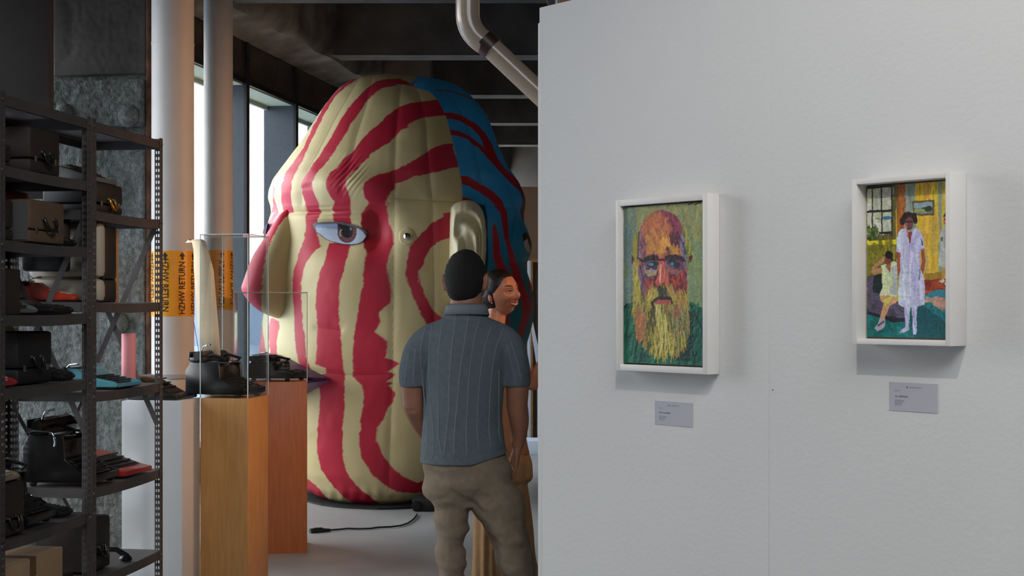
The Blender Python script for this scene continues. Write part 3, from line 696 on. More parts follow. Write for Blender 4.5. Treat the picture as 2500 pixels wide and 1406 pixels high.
    c.poly(A2([(183, 1045), (300, 1080), (450, 1100), (450, 1125), (370, 1128), (183, 1065)]), (34, 36, 48), 1)
    c.poly(A2([(225, 800), (300, 780), (300, 870), (270, 925), (225, 915)]), (34, 44, 44), 1)
    # sitting woman
    c.poly(A2([(300, 660), (320, 680), (290, 710), (235, 750), (280, 745), (285, 770), (240, 790), (210, 775), (225, 730), (270, 690)]), (176, 132, 96), .6)
    c.poly(A2([(280, 725), (310, 715), (330, 720), (370, 695), (392, 710), (392, 930), (385, 950), (330, 935), (268, 940), (290, 880), (300, 830), (290, 780)]), (200, 208, 170), .8)
    c.poly(A2([(345, 740), (392, 720), (392, 940), (340, 920), (350, 840), (360, 800)]), (170, 176, 172), 1)
    c.strokes(A2([(285, 740), (345, 740), (360, 800), (300, 920)]), 20, .08, .02, 1.4, [(212, 218, 150), (206, 212, 180), (194, 206, 150)], .3)
    c.poly(A2([(312, 725), (350, 705), (345, 780)]), (150, 96, 70), .5)
    c.ell(*A2([(328, 685)])[0], .036, .032, (120, 70, 52)); c.ell(*A2([(336, 650)])[0], .048, .028, (36, 28, 28)); c.ell(*A2([(355, 675)])[0], .014, .026, (36, 28, 28))
    c.line(A2([(318, 700), (330, 708)]), .010, (150, 50, 44))
    c.poly(A2([(270, 940), (330, 935), (388, 955), (385, 985), (345, 1010), (325, 1060), (300, 1110), (270, 1115), (285, 1050), (300, 990), (280, 975)]), (198, 152, 108), .8)
    c.poly(A2([(300, 960), (360, 945), (345, 975), (310, 1010)]), (200, 196, 92), 1)
    c.poly(A2([(275, 1100), (308, 1100), (308, 1150), (285, 1178), (255, 1188), (232, 1165), (260, 1140)]), (164, 160, 176), .8); c.line(A2([(262, 1150), (300, 1120)]), .012, (90, 60, 60))
    # standing figure in the middle
    for pts in ([(440, 1015), (478, 1015), (475, 1100), (470, 1180), (440, 1200), (408, 1200), (420, 1180), (448, 1160)], [(487, 1015), (528, 1015), (520, 1100), (525, 1180), (520, 1215), (498, 1212), (494, 1160), (497, 1090)]):
        m = c.poly(A2(pts), (160, 160, 196), .6); c.strokes(A2(pts), 16, .06, .016, 1.5, [(176, 176, 208), (144, 146, 186), (190, 190, 214)], .2, m)
    c.poly(A2([(385, 600), (412, 600), (415, 700), (412, 790), (398, 800), (392, 740)]), (150, 80, 54), .5)
    c.poly(A2([(552, 610), (572, 610), (582, 700), (570, 770), (560, 810), (538, 815), (545, 760), (556, 700)]), (142, 74, 52), .5)
    body = A2([(415, 470), (445, 470), (480, 495), (515, 465), (540, 480), (560, 520), (578, 600), (575, 615), (545, 615), (545, 740), (568, 800), (578, 880), (576, 1000), (520, 1018), (440, 1020), (400, 1000), (398, 900), (410, 800), (414, 700), (414, 640), (385, 630), (388, 560), (398, 500)])
    m = c.poly(body, (176, 172, 206), .6)
    c.strokes(body, 130, .12, .026, 1.5, [(186, 182, 212), (164, 160, 198), (196, 192, 214), (172, 172, 204), (186, 196, 208)], .15, m)
    c.strokes(A2([(400, 760), (480, 760), (480, 1010), (400, 1000)]), 24, .16, .03, 1.5, [(200, 208, 216), (188, 194, 212)], .1, m)
    c.strokes(A2([(398, 500), (440, 490), (430, 620), (390, 620)]), 14, .08, .02, 1.5, [(196, 206, 222), (180, 190, 214)], .2, m)
    c.poly(A2([(550, 540), (568, 560), (568, 590), (552, 585)]), (70, 100, 116), 1); c.line(A2([(408, 780), (398, 850)]), .008, (120, 150, 170)); c.line(A2([(545, 760), (540, 820)]), .014, (84, 120, 130))
    c.line(A2([(575, 610), (545, 618)]), .008, (120, 130, 170)); c.line(A2([(480, 500), (478, 560)]), .02, (112, 58, 44))
    c.poly(A2([(455, 490), (495, 490), (480, 575)]), (120, 62, 50), .5); c.line(A2([(458, 480), (462, 520)]), .016, (190, 120, 100))
    c.ell(*A2([(472, 395)])[0], .098, .040, (38, 26, 24), 2); c.ell(*A2([(430, 420)])[0], .03, .026, (38, 26, 24), 2); c.ell(*A2([(515, 410)])[0], .03, .03, (38, 26, 24), 2)
    c.ell(*A2([(473, 432)])[0], .045, .042, (106, 62, 60), 1); c.line(A2([(456, 415), (454, 455), (462, 480)]), .012, (150, 92, 84)); c.line(A2([(462, 468), (482, 468)]), .010, (96, 30, 34)); c.line(A2([(455, 420), (490, 418)]), .012, (60, 34, 34))
    # figure at the right
    c.poly(A2([(690, 735), (710, 735), (708, 800), (700, 830), (684, 830), (690, 790)]), (176, 140, 70), .5); c.poly(A2([(725, 735), (745, 735), (742, 800), (736, 840), (722, 842), (726, 790)]), (176, 144, 80), .5)
    c.poly(A2([(668, 840), (700, 822), (706, 838), (690, 852)]), (196, 190, 190), .5); c.poly(A2([(702, 855), (735, 832), (740, 850), (712, 866)]), (196, 190, 190), .5)
    fb = A2([(700, 455), (735, 450), (758, 480), (762, 560), (755, 640), (762, 730), (700, 742), (662, 725), (672, 640), (680, 560), (672, 520), (685, 480)])
    m = c.poly(fb, (168, 172, 168), .6); c.strokes(fb, 50, .1, .02, 1.5, [(180, 182, 180), (156, 160, 150), (170, 178, 170)], .2, m)
    c.poly(A2([(735, 560), (757, 560), (752, 600), (738, 605)]), (120, 70, 40), .5); c.poly(A2([(680, 530), (695, 530), (692, 555), (680, 555)]), (90, 100, 90), .5)
    c.ell(*A2([(719, 385)])[0], .036, .022, (28, 22, 24), 1); c.ell(*A2([(715, 368)])[0], .016, .014, (28, 22, 24), 1); c.ell(*A2([(716, 418)])[0], .028, .032, (190, 110, 96), 1); c.line(A2([(706, 408), (728, 408)]), .010, (70, 30, 34)); c.line(A2([(710, 436), (722, 436)]), .008, (130, 30, 34)); c.ell(*A2([(738, 430)])[0], .012, .03, (28, 30, 30), 1)

# frame front face is dp out from the wall, so find the wall position from the front face px
def frame_pos(pxl, pxr, dp):
    # intersection of pixel rays with the plane parallel to the wall, dp in front of it
    def sx_(px):
        r_ = (px-CX)/F; ox, oy = EW.x-.761*dp, EW.y-.648*dp
        return (r_*oy-ox)/(.648+.761*r_)
    a, b = sx_(pxl), sx_(pxr); yy = lambda s_: EW.y-.648*dp-.761*s_
    return a, b, yy(a), yy(b)
DP1, DP2 = .046, .062
a, b, ya, yb = frame_pos(1503, 1727, DP1)
zt = (zat(490, ya)+zat(470, yb))/2; zb_ = (zat(903, ya)+zat(915, yb))/2
frame_on_wall('framed_portrait', 'white framed oil portrait of a bald man with glasses and a long yellow beard', (a+b)/2, zb_, b-a, zt-zb_, DP1, .0165, .010, portrait, 240, 440, 'oil portrait of a bearded man in green', 'portrait_canvas')
a2, b2, ya2, yb2 = frame_pos(2080, 2320, DP2)
zt2 = (zat(437, ya2)+zat(420, yb2))/2; zb2 = (zat(838, ya2)+zat(847, yb2))/2
frame_on_wall('framed_interior_scene', 'white box framed painting of three women in pale dresses in a yellow room', (a2+b2)/2, zb2, b2-a2, zt2-zb2, DP2, .012, .034, room_scene, 260, 460, 'painting of three figures in a yellow room', 'scene_canvas')
# wall cards
def wall_card(label, pxl, pxr, pyt, pyb, title):
    a, b, ya, yb = frame_pos(pxl, pxr, .001)
    zt = zat(pyt+3, (ya+yb)/2); zb = zat(pyb-3, (ya+yb)/2); W = b-a; Hh = zt-zb
    t = empty('wall_card', EW+Vector((.648*(a+b)/2, -.761*(a+b)/2, zb)), wrot, label, 'label', 'wall cards under the paintings')
    MB().box(-W/2, W/2, -.0014, -.0002, 0, Hh).build('card', MT['card'], t)
    def ln(x, y, wd, h, n=1):
        b = MB(); xx = x; r_ = random.Random(int(y*999))
        while xx < x+wd:
            l_ = r_.uniform(.03, .09)*1.0
            b.box(-W/2+xx*W, -W/2+min(xx+l_, x+wd)*W, -.0018, -.0014, Hh*(1-y-h), Hh*(1-y)); xx += l_+.012
        b.build('print_line', MT['print_'], t)
    ln(.44, .15, .22, .02); ln(.12, .29, .11, .014)
    for q in range(4): ln(.12, .62+q*.055, .2-.02*q, .016)
    b = MB(); b.lathe([(.0022, 0), (.0022, .0004)], 8); o = b.build('emblem', MT['print_'], t); o.rotation_euler = (R(90), 0, 0); o.location = (-W/2+.38*W, -.0014, Hh*.84)
    rb = random.Random(len(label)); b = MB(); xx = -W/2+.12*W; words = title
    for wl_ in words:
        for q in range(wl_):
            hh = Hh*rb.choice((.04, .045, .065)); b.box(xx, xx+W*.014, -.0018, -.0014, Hh*.485, Hh*.485+hh); xx += W*.0205
        xx += W*.02
    b.build('title_lettering', MT['print_'], t)
wall_card('small pale card under the bearded portrait', 1599, 1690, 978, 1042, (4, 10))
wall_card('small pale card under the painting of three women', 2171, 2289, 932, 1008, (3, 10))
# ---------------- grey perforated shelving ----------------
SR = math.atan2(.989, .1477)
O1 = Vector((-1.812, 6.13, 0)); SU = Vector((.1477, .989, 0)); SV = Vector((-.989, .1477, 0))
SW = .7785; SD = .38
OL = O1-SU*SW
def perf_strip(w_, z0, z1, cols, pitch, sq):
    """flat strip in local x(0..w_), z with real holes; cols: list of (centre, half width)"""
    us = [0.]
    for c, h in cols: us += [c-h, c+h]
    us.append(w_); vs = [z0]; z = z0+pitch*.6
    while z+pitch*.5 < z1:
        vs += [z-sq, z+sq]; z += pitch
    vs.append(z1); nu = len(us)
    V = [(u, 0, v) for v in vs for u in us]; Fc = []
    for j in range(len(vs)-1):
        for i in range(nu-1):
            if j % 2 == 1 and i % 2 == 1:
                continue
            a = j*nu+i; Fc.append((a, a+1, a+1+nu, a+nu))
    return V, Fc
def post(parent, x, y, ztop, dirx, diry, lbl=None):
    """L-shaped upright; flanges run along dirx (x) and diry (y) from the corner (x,y)"""
    b = MB(); wf = .040
    V, Fc = perf_strip(wf, 0.0, ztop, [(.017, .0062), (.0315, .0032)], .0288, .0068)
    b.add([(x, y+diry*u, z) for u, _, z in V], Fc)
    V, Fc = perf_strip(wf*.9, 0.0, ztop, [(.014, .0042), (.026, .0032)], .0288, .0050)
    b.add([(x+dirx*u, y, z) for u, _, z in V], Fc)
    o = b.build('upright', MT['steel'], parent, recalc=False)
    s = o.modifiers.new('thick', 'SOLIDIFY'); s.thickness = .0022; s.offset = 0
    return o
def shelf_unit(label, org, zs, braces):
    t = empty('shelving_unit', org, SR, label, 'shelving', 'grey perforated steel shelving')
    zt = zs[0]+.012
    for x, dx in ((0.002, 1), (SW-.002, -1)):
        for y, dy in ((0, 1), (SD, -1)):
            post(t, x, y, zt, dx, dy)
    for i, z in enumerate(zs):
        b = MB(); lip = .040; th = .0015; x0, x1, y0, y1 = .004, SW-.004, .004, SD-.004; bow = -.006 if i else 0
        n = 10
        def zz(u): return z+bow*math.sin(math.pi*u)
        top = []
        for k in range(n+1):
            u = k/n; xx = x0+(x1-x0)*u
            for yy, dz in ((y0+.014, -lip), (y0+.014, -lip+.006), (y0, -lip), (y0, -.003), (y0+.003, 0), (y1-.003, 0), (y1, -.003), (y1, -lip), (y1-.012, -lip)):
                top.append((xx, yy, zz(u)+dz))
        m = 9
        b.add(top, [(k*m+j, k*m+j+1, (k+1)*m+j+1, (k+1)*m+j) for k in range(n) for j in range(m-1)])
        b.box(x0, x0+th, y0, y1, z-lip, z); b.box(x1-th, x1, y0, y1, z-lip, z)
        o = b.build('shelf', MT['steel'], t, recalc=False)
        s = o.modifiers.new('thick', 'SOLIDIFY'); s.thickness = .0014; s.offset = -1
        for xx in (.012, SW-.012):
            b = MB(); b.lathe([(.0055, 0), (.0055, .003), (.003, .005)], 8); q = b.build('bolt', MT['bolt'], t); q.rotation_euler = (R(90), 0, 0); q.location = (xx, -.001, z-.018)
    for x in braces:
        for s_, (y0, z0, y1, z1) in enumerate(((.025, 1.985, .335, 1.30), (.345, 1.69, .025, 1.00))):
            b = MB(); p0 = Vector((x+.003*s_, y0, z0)); p1 = Vector((x+.003*s_, y1, z1)); d = (p1-p0).normalized(); nrm = Vector((0, -d.z, d.y))*.013
            vs = [p0+nrm, p0-nrm, p1-nrm, p1+nrm]; b.add(vs+[q+Vector((.0018, 0, 0)) for q in vs], [(0, 1, 2, 3), (7, 6, 5, 4), (0, 4, 5, 1), (1, 5, 6, 2), (2, 6, 7, 3), (3, 7, 4, 0)])
            b.build('cross_brace', MT['steel'], t)
    # back brace
    for s_ in (0, 1):
        x0, x1 = (.03, SW-.03) if s_ == 0 else (SW-.03, .03)
        b = MB(); p0 = Vector((x0, SD+.003+.003*s_, .45)); p1 = Vector((x1, SD+.003+.003*s_, 1.15)); d = (p1-p0).normalized(); nrm = Vector((-d.z, 0, d.x))*.012
        vs = [p0+nrm, p0-nrm, p1-nrm, p1+nrm]; b.add(vs+[q+Vector((0, .0018, 0)) for q in vs], [(0, 1, 2, 3), (7, 6, 5, 4), (0, 4, 5, 1), (1, 5, 6, 2), (2, 6, 7, 3), (3, 7, 4, 0)])
        b.build('cross_brace', MT['steel'], t)
    return t
ZL = [2.378, 2.112, 1.828, 1.543, 1.262, .688]
ZR = [2.376, 1.992, 1.592, 1.202, .785, .392]
shelf_unit('nearer grey steel shelving unit at the left edge, with cases and typewriters', OL-SU*.006, ZL, [])
shelf_unit('farther grey steel shelving unit beside the white pipe, with teal and red typewriters', O1+SU*.006, ZR, [SW-.008, .004])
def onshelf(unit, x, y, z):
    return (OL if unit == 'L' else O1)+SU*x+SV*y+Vector((0, 0, z+.001))

# ---------------- typewriters, cases ----------------
def keybank(t, w_, yf, zf, yb, zb, rows, nk, mk, mring, round_=False, bar=True):
    for r in range(rows):
        u = r/(rows-1) if rows > 1 else 0; y = yf+(yb-yf)*u; z = zf+(zb-zf)*u
        b = MB(); kw = w_/nk; off = (r % 2)*kw*.25
        for k in range(nk):
            cx = -w_/2+kw*(k+.5)+off-kw*.12
            if round_: b.lathe([(kw*.36, 0), (kw*.40, .004), (kw*.30, .006)], 8, (cx, y, z))
            else: b.box(cx-kw*.41, cx+kw*.41, y-.0075, y+.0075, z, z+.007)
        kr = b.build('key_row', mk, t)
        if round_:
            b = MB()
            for k in range(nk):
                cx = -w_/2+kw*(k+.5)+off-kw*.12; b.box(cx-.0015, cx+.0015, y-.001, y+.10, z-.014, z)
            b.build('key_levers', mring, kr)
    if bar:
        MB().box(-w_*.30, w_*.30, yf-.024, yf-.010, zf-.008, zf-.001).build('space_bar', mk, t, bevel=.002)
def typewriter(label, loc, rz, w_, d, h, m, mk, style='portable', group='typewriters on the shelves', round_=False):
    t = empty('typewriter', loc, rz, label, 'typewriter', group)
    if style == 'portable':
        base = [(-d/2, .006), (-d/2-.004, .018), (-d/2+.012, .030), (-d*.04, h*.52), (d*.12, h*.82), (d*.30, h*.86), (d/2, h*.70), (d/2, .006)]
        for xa in (-w_/2, w_/2-.022): MB().prism(base, xa, xa+.022, 'x').build('side_cheek', m, t, bevel=.004)
        inner = [(-d/2, .006), (-d/2, .020), (-d/2+.02, .022), (-d*.04, h*.32), (-d*.03, h*.54), (d*.10, h*.78), (d*.18, h*.80), (d*.20, h*.5), (d/2, h*.5), (d/2, .006)]
        MB().prism(inner, -w_/2+.021, w_/2-.021, 'x').build('body', m, t)
        MB().box(-w_/2+.01, w_/2-.01, -d/2+.005, d/2-.004, .0, .0065).build('base_plate', MT['rubber'], t)
        keybank(t, w_*.80, -d/2+.040, .030, -d*.08, h*.47, 4, 11, mk, MT['keyring'])
        pz = h*.80; py = d*.33
    elif style == 'flat':
        base = [(-d/2, .0), (-d/2, .022), (-d*.35, .030), (d*.25, h*.9), (d*.40, h), (d/2, h*.8), (d/2, 0)]
        MB().prism(base, -w_/2, w_/2, 'x').build('shell', m, t, bevel=.006)
        well = MB(); dz = (h*.9-.030)/(d*.6)
        a0, a1 = -d*.32, d*.12; z0 = .030+(a0+d*.35)*dz+.001; z1 = .030+(a1+d*.35)*dz+.001
        well.prism([(a0, z0), (a1, z1), (a1, z1+.002), (a0, z0+.002)], -w_*.40, w_*.40, 'x'); well.build('key_well', MT['blkm'], t)
        keybank(t, w_*.74, a0+.02, z0+.004, a1-.02, z1+.004, 4, 11, mk, MT['keyring'], bar=False)
        MB().box(-w_*.15, w_*.05, d*.20, d*.215, h*.90, h*.905).build('name_plate', MT['brass'], t)
        pz = h*.93; py = d*.40
        MB().cyl((-w_*.42, py, pz), (-w_*.30, py, pz+.004), .012).build('platen_knob', MT['blkm'], t, smooth='auto')
        return t
    else:  # vintage upright
        for xa in (-w_/2, w_/2-.016): MB().prism([(-d/2, .022), (-d/2, .05), (-d*.30, .07), (-d*.10, h*.42), (-d*.08, h*.72), (-.02, h*.80), (d*.40, h*.80), (d/2, h*.6), (d/2, .022)], xa, xa+.016, 'x').build('side_frame', m, t, bevel=.004)
        MB().prism([(-.01, .03), (-.03, h*.45), (-.02, h*.70), (d*.05, h*.75), (d*.46, h*.72), (d*.46, .03)], -w_/2+.015, w_/2-.015, 'x').build('body', m, t, bevel=.003)
        MB().box(-w_/2, w_/2, -d/2, -d/2+.016, .022, .05).build('front_rail', m, t, bevel=.004)
        MB().box(-w_/2+.01, w_/2-.01, -d/2+.01, d/2-.01, .016, .026).build('base_plate', m, t)
        for sx_ in (-1, 1):
            MB().tube([(sx_*w_*.30, -.015, h*.74), (sx_*w_*.30, -.05, h*.86), (sx_*w_*.30, .03, h*.95), (sx_*w_*.30, .10, h*.84)], .008, 8).build('top_bow', m, t, smooth='auto')
            MB().cyl((sx_*w_*.28, -.02, h*.77), (sx_*w_*.28, -.02, h*.79), .034).build('ribbon_spool', MT['keyring'], t, smooth='auto')
            for sy in (-1, 1):
                MB().lathe([(.014, 0), (.018, .010), (.010, .022)], 14, (sx_*(w_/2-.02), sy*(d/2-.04), 0)).build('foot', MT['rubber'], t, smooth='auto')
        b = MB()
        for k in range(26):
            a = R(200+140*k/25); b.tube([(math.cos(a)*w_*.05, -.012, h*.42), (math.cos(a)*w_*.30, -.040, h*.46+abs(math.sin(a))*h*.26)], .0013, 5)
        b.build('type_basket', MT['keyring'], t)
        keybank(t, w_*.80, -d/2+.035, .062, -d*.16, h*.40, 4, 10, mk, MT['keyring'], True)
        MB().box(-w_*.56, w_*.56, d*.14, d*.40, h*.80, h*.90).build('carriage', m, t, bevel=.004)
        MB().box(-w_*.48, w_*.48, d*.42, d*.45, h*.82, h*1.02).build('paper_rest', m, t, bevel=.002)
        pz = h*.93; py = d*.26
    MB().cyl((-w_*.50, py, pz), (w_*.50, py, pz), h*.10 if style != 'portable' else h*.12, n=20).build('platen', MT['rubber'], t, smooth='auto')
    for sx_ in (-1, 1):
        MB().cyl((sx_*w_*.50, py, pz), (sx_*(w_*.50+.022), py, pz), h*.11, h*.095, 18).build('platen_knob', MT['blkm'], t, smooth='auto')
    MB().tube([(-w_*.48, py-.01, pz+h*.08), (-w_*.53, py-.03, pz+h*.22), (-w_*.55, py-.075, pz+h*.26)], [.004, .003, .005], 8).build('return_lever', MT['chrome'], t, smooth='auto')
    MB().tube([(-w_*.42, py-.015, pz+h*.11), (w_*.42, py-.015, pz+h*.11)], .003, 8).build('paper_bail', MT['chrome'], t, smooth='auto')
    return t
def case(label, loc, rz, w_, d, h, m, m_side=None, handle='front', hm=None, bev=.014, hw=.07, group='typewriter cases on the shelves', hz=.45):
    """upright box case, handle on its front (-y) face"""
    t = empty('typewriter_case', loc, rz, label, 'case', group)
    sp = h*.30
    MB().box(-w_/2, w_/2, -d/2, d/2, 0, sp-.001).build('case_base', m, t, bevel=min(bev, sp*.4))
    MB().box(-w_/2, w_/2, -d/2, d/2, sp+.001, h).build('case_lid', m, t, bevel=bev)
    if m_side: MB().box(-w_/2-.0012, -w_/2+.001, -d/2+.01, d/2-.008, .01, h-.01).build('case_side_panel', m_side, t)
    if handle == 'front':
        z0 = h*hz; pts = []
        for k in range(13):
            a = math.pi*k/12; pts.append((-math.cos(a)*hw/2, -d/2-.010-.012*math.sin(a), z0-math.sin(a)*.045))
        MB().tube([(-hw/2, -d/2, z0+.004)]+pts+[(hw/2, -d/2, z0+.004)], .0075, 10).build('handle', hm or MT['blk'], t, smooth='auto')
        for s_ in (-1, 1):
            MB().box(s_*hw/2-.011, s_*hw/2+.011, -d/2-.008, -d/2+.001, z0-.002, z0+.009).build('handle_mount', MT['keyring'], t, bevel=.002)
            MB().box(s_*w_*.33-.010, s_*w_*.33+.010, -d/2-.004, -d/2+.001, sp-.014, sp+.012).build('latch', MT['keyring'], t, bevel=.002)
    return t
def carton(label, loc, rz, w_, d, h, m, tape=True, hole=False, group='boxes on the shelves'):
    t = empty('cardboard_box', loc, rz, label, 'box', group)
    MB().box(-w_/2, w_/2, -d/2, d/2, 0, h-.003).build('carton', m, t, bevel=.003)
    for s_ in (-1, 1):
        MB().box(-w_/2+.001, w_/2-.001, min(0, s_*(d/2-.001))+.0008, max(0, s_*(d/2-.001))-.0008, h-.003, h).build('flap', m, t)
    if tape:
        MB().box(-.026, .026, -d/2-.0012, -d/2+.001, h*.72, h-.001).build('tape', MT['kraft2'], t)
        MB().box(-.026, .026, -d/2, d/2, h, h+.0006).build('tape', MT['kraft2'], t)
    if hole:
        b = MB(); b.box(-.05, .05, -d/2-.0015, -d/2+.004, h*.52, h*.52+.03); b.build('hand_hole', MT['rubber'], t, bevel=.008)
    return t
GC = 'typewriter cases on the shelves'
# left (nearer) unit, top to bottom
case('dark brown case with a black handle on the top shelf of the nearer unit', onshelf('L', .44, .19, ZL[1]), SR, .26, .30, .185, MT['brncase'])
case('low dark box at the left end of the top shelf, nearer unit', onshelf('L', .16, .22, ZL[1]), SR, .20, .26, .10, MT['brncase'], handle=None)
case('dark case lying behind the brown case on the top shelf', onshelf('L', .66, .24, ZL[1]), SR, .14, .24, .16, MT['redcase'], handle=None)
case('long dark red case at the back of the second shelf, nearer unit', onshelf('L', .42, .315, ZL[2]), SR, .64, .10, .235, MT['redcase'], handle=None)
case('tan case with grey side and black handle on the second shelf', onshelf('L', .40, .135, ZL[2]), SR, .30, .25, .172, MT['tancase'], MT['greycase'], hw=.095, hz=.55)
case('dark case at the far left of the second shelf, cut by the picture edge', onshelf('L', .10, .15, ZL[2]), SR, .16, .22, .16, MT['brncase'], handle=None)
typewriter('black typewriter with chrome bits right of the tan case', onshelf('L', .65, .14, ZL[2]), SR, .14, .20, .10, MT['blk'], MT['keyd'])
carton('plain brown box at the left end of the third shelf', onshelf('L', .10, .13, ZL[3]), SR, .18, .22, .175, MT['brncase'], tape=False)
typewriter('grey typewriter beside the plain brown box on the third shelf', onshelf('L', .34, .22, ZL[3]), SR, .26, .26, .125, MT['greysh'], MT['keyd'])
typewriter('black portable typewriter at the front right of the third shelf', onshelf('L', .61, .19, ZL[3]), SR, .20, .28, .075, MT['blk'], MT['keyd'])
typewriter('red typewriter with ivory keys on the fourth shelf at the left edge', onshelf('L', .135, .19, ZL[4]), SR, .18, .28, .115, MT['red'], MT['keyw'])
case('large black case with handle on the fourth shelf, behind the red typewriter', onshelf('L', .415, .22, ZL[4]), SR, .29, .30, .21, MT['blkcase'], hw=.075, hz=.50)
typewriter('black typewriter half hidden behind the large black case', onshelf('L', .665, .19, ZL[4]), SR, .12, .28, .115, MT['blk'], MT['keyd'])
o = MB().box(-.07, .07, -.0006, .0006, 0, .2).build('paper_sheet', MT['paper'], None); o.location = onshelf('L', .65, .22, ZL[4]+.128); o.rotation_euler = (R(-50), 0, SR)
tag(o, 'white sheet of paper sticking out of the half hidden black typewriter', 'paper')
case('brown case with black handle on the low shelf at the left edge', onshelf('L', .12, .15, ZL[5]), SR, .22, .26, .205, MT['brncase'], hw=.07, hz=.35)
typewriter('beige typewriter on top of the brown case, low shelf at the left edge', onshelf('L', .135, .18, ZL[5]+.207), SR, .18, .28, .10, MT['beige'], MT['keyw'])
typewriter('black upright typewriter with light key rows on the low shelf', onshelf('L', .40, .195, ZL[5]), SR, .25, .32, .27, MT['blk'], MT['keyd'], 'vintage', round_=True)
typewriter('low black typewriter at the right end of the low shelf', onshelf('L', .65, .17, ZL[5]), SR, .11, .24, .085, MT['blk'], MT['keyd'])
# bottom, floor of the nearer unit
carton('large taped cardboard box with a hand hole at the bottom left', onshelf('L', .33, .175, .302), SR, .52, .27, .268, MT['kraft'], hole=True)
carton('flat dark box under the large cardboard box', onshelf('L', .315, .19, 0), SR, .46, .30, .30, MT['brncase'], tape=False)
case('big dark case standing behind the cardboard box on the floor', onshelf('L', .675, .20, 0), SR, .13, .28, .44, MT['blkcase'], handle=None)
# right (farther) unit, top to bottom
case('black case with brass catch on the top shelf of the farther unit', onshelf('R', .30, .18, ZR[1]), SR, .28, .26, .135, MT['blkcase'], hm=MT['brass'], hw=.05)
typewriter('dark grey adding machine on top of the black case, farther unit', onshelf('R', .28, .19, ZR[1]+.137), SR, .26, .25, .085, MT['greysh'], MT['keyd'], 'flat')
t = case('cream upright lid with a round hole in the middle of the second shelf', onshelf('R', .16, .19, ZR[2]), SR, .09, .34, .355, MT['cream'], handle=None, bev=.03)
b = MB(); b.lathe([(.014, 0), (.014, .002)], 16); o = b.build('round_hole', MT['rubber'], t); o.rotation_euler = (0, R(-90), 0); o.location = (-.0455, -.02, .30)
case('tall black case standing right of the cream lid', onshelf('R', .30, .17, ZR[2]), SR, .15, .24, .345, MT['blkcase'], handle=None)
case('upright brown case beside the tall black case', onshelf('R', .2145, .10, ZR[2]), SR, .012, .12, .33, MT['brncase'], handle=None, bev=.005)
o = MB().box(-.018, .018, -.085, .085, 0, .335).build('folder_case', MT['timber'], None, bevel=.004); o.location = onshelf('R', .405, .15, ZR[2]); o.rotation_euler = (0, 0, SR)
tag(o, 'narrow yellow wooden box end right of the tall black case', 'box')
typewriter('orange red typewriter lying left of the cream lid, second shelf', onshelf('R', .066, .235, ZR[2]+.003), SR, .05, .27, .10, MT['orange'], MT['keyw'])
case('black case on the second shelf at the back, above the orange typewriter', onshelf('R', .065, .24, ZR[2]+.135), SR, .07, .20, .24, MT['blkcase'], handle=None)
typewriter('teal portable typewriter with dark keys on the third shelf', onshelf('R', .42, .165, ZR[3]), SR, .27, .30, .105, MT['teal'], MT['keyd'])
b = MB(); b.lathe([(.0, .0), (.032, .0), (.033, .002), (.033, .240), (.030, .242), (.030, .01), (0, .01)], 32)
o = b.build('pink_tube', MT['pinkt'], None, smooth='auto'); o.location = onshelf('R', .66, .12, ZR[3]); tag(o, 'upright pink cardboard tube behind the teal typewriter', 'tube')
t = empty('coin_dish', onshelf('R', .12, .07, ZR[3]), SR, 'small black tool roll left of the teal typewriter', 'tool'); t.name = 'tool_roll'
MB().tube([(-.05, 0, .012), (0, 0, .014), (.05, .01, .011)], [.010, .013, .009], 12).build('roll', MT['blkcase'], t, smooth='auto')
typewriter('flat red typewriter with black keys on the fourth shelf', onshelf('R', .545, .165, ZR[4]+.006), SR-.06, .28, .30, .095, MT['red'], MT['keyd'], 'flat')
case('tall dark case on the lowest shelf of the farther unit', onshelf('R', .24, .20, ZR[5]), SR, .22, .26, .235, MT['blkcase'], MT['brncase'], hw=.06)
t = empty('telephone_handset', onshelf('R', .50, .15, ZR[5]), SR, 'black telephone handset resting right of the tall dark case', 'telephone')
MB().tube([(-.02, -.10, .02), (-.02, -.05, .05), (-.02, .05, .05), (-.02, .10, .02)], [.016, .012, .012, .016], 14).build('grip', MT['blk'], t, smooth='auto')
for s_ in (-1, 1): MB().lathe([(.026, 0), (.030, .012), (.018, .026)], 18, (-.02, s_*.095, .0)).build('ear_cap', MT['blk'], t, smooth='auto')
# vintage machine on the far shelf seen through the nearer unit
tw = typewriter('large black typewriter with chrome loop on the fourth shelf, left of the red one', onshelf('R', .195, .185, ZR[4]+.0), SR, .27, .33, .285, MT['blk'], MT['keyd'], 'vintage', round_=True)
b = MB(); pts = []
q0 = P(62, 1050, 5.88); 
for (x, y) in ((62, 1054), (72, 1055), (78, 1051), (118, 1053), (126, 1056), (132, 1066), (135, 1078), (133, 1090)): pts.append(P(x, y, 6.05)-tw.location)
mi = Matrix.Rotation(-SR, 4, 'Z'); pts = [mi @ q for q in pts]
b.tube(pts, .0045, 10); b.build('carriage_lever_loop', MT['chrome'], tw, smooth='auto')

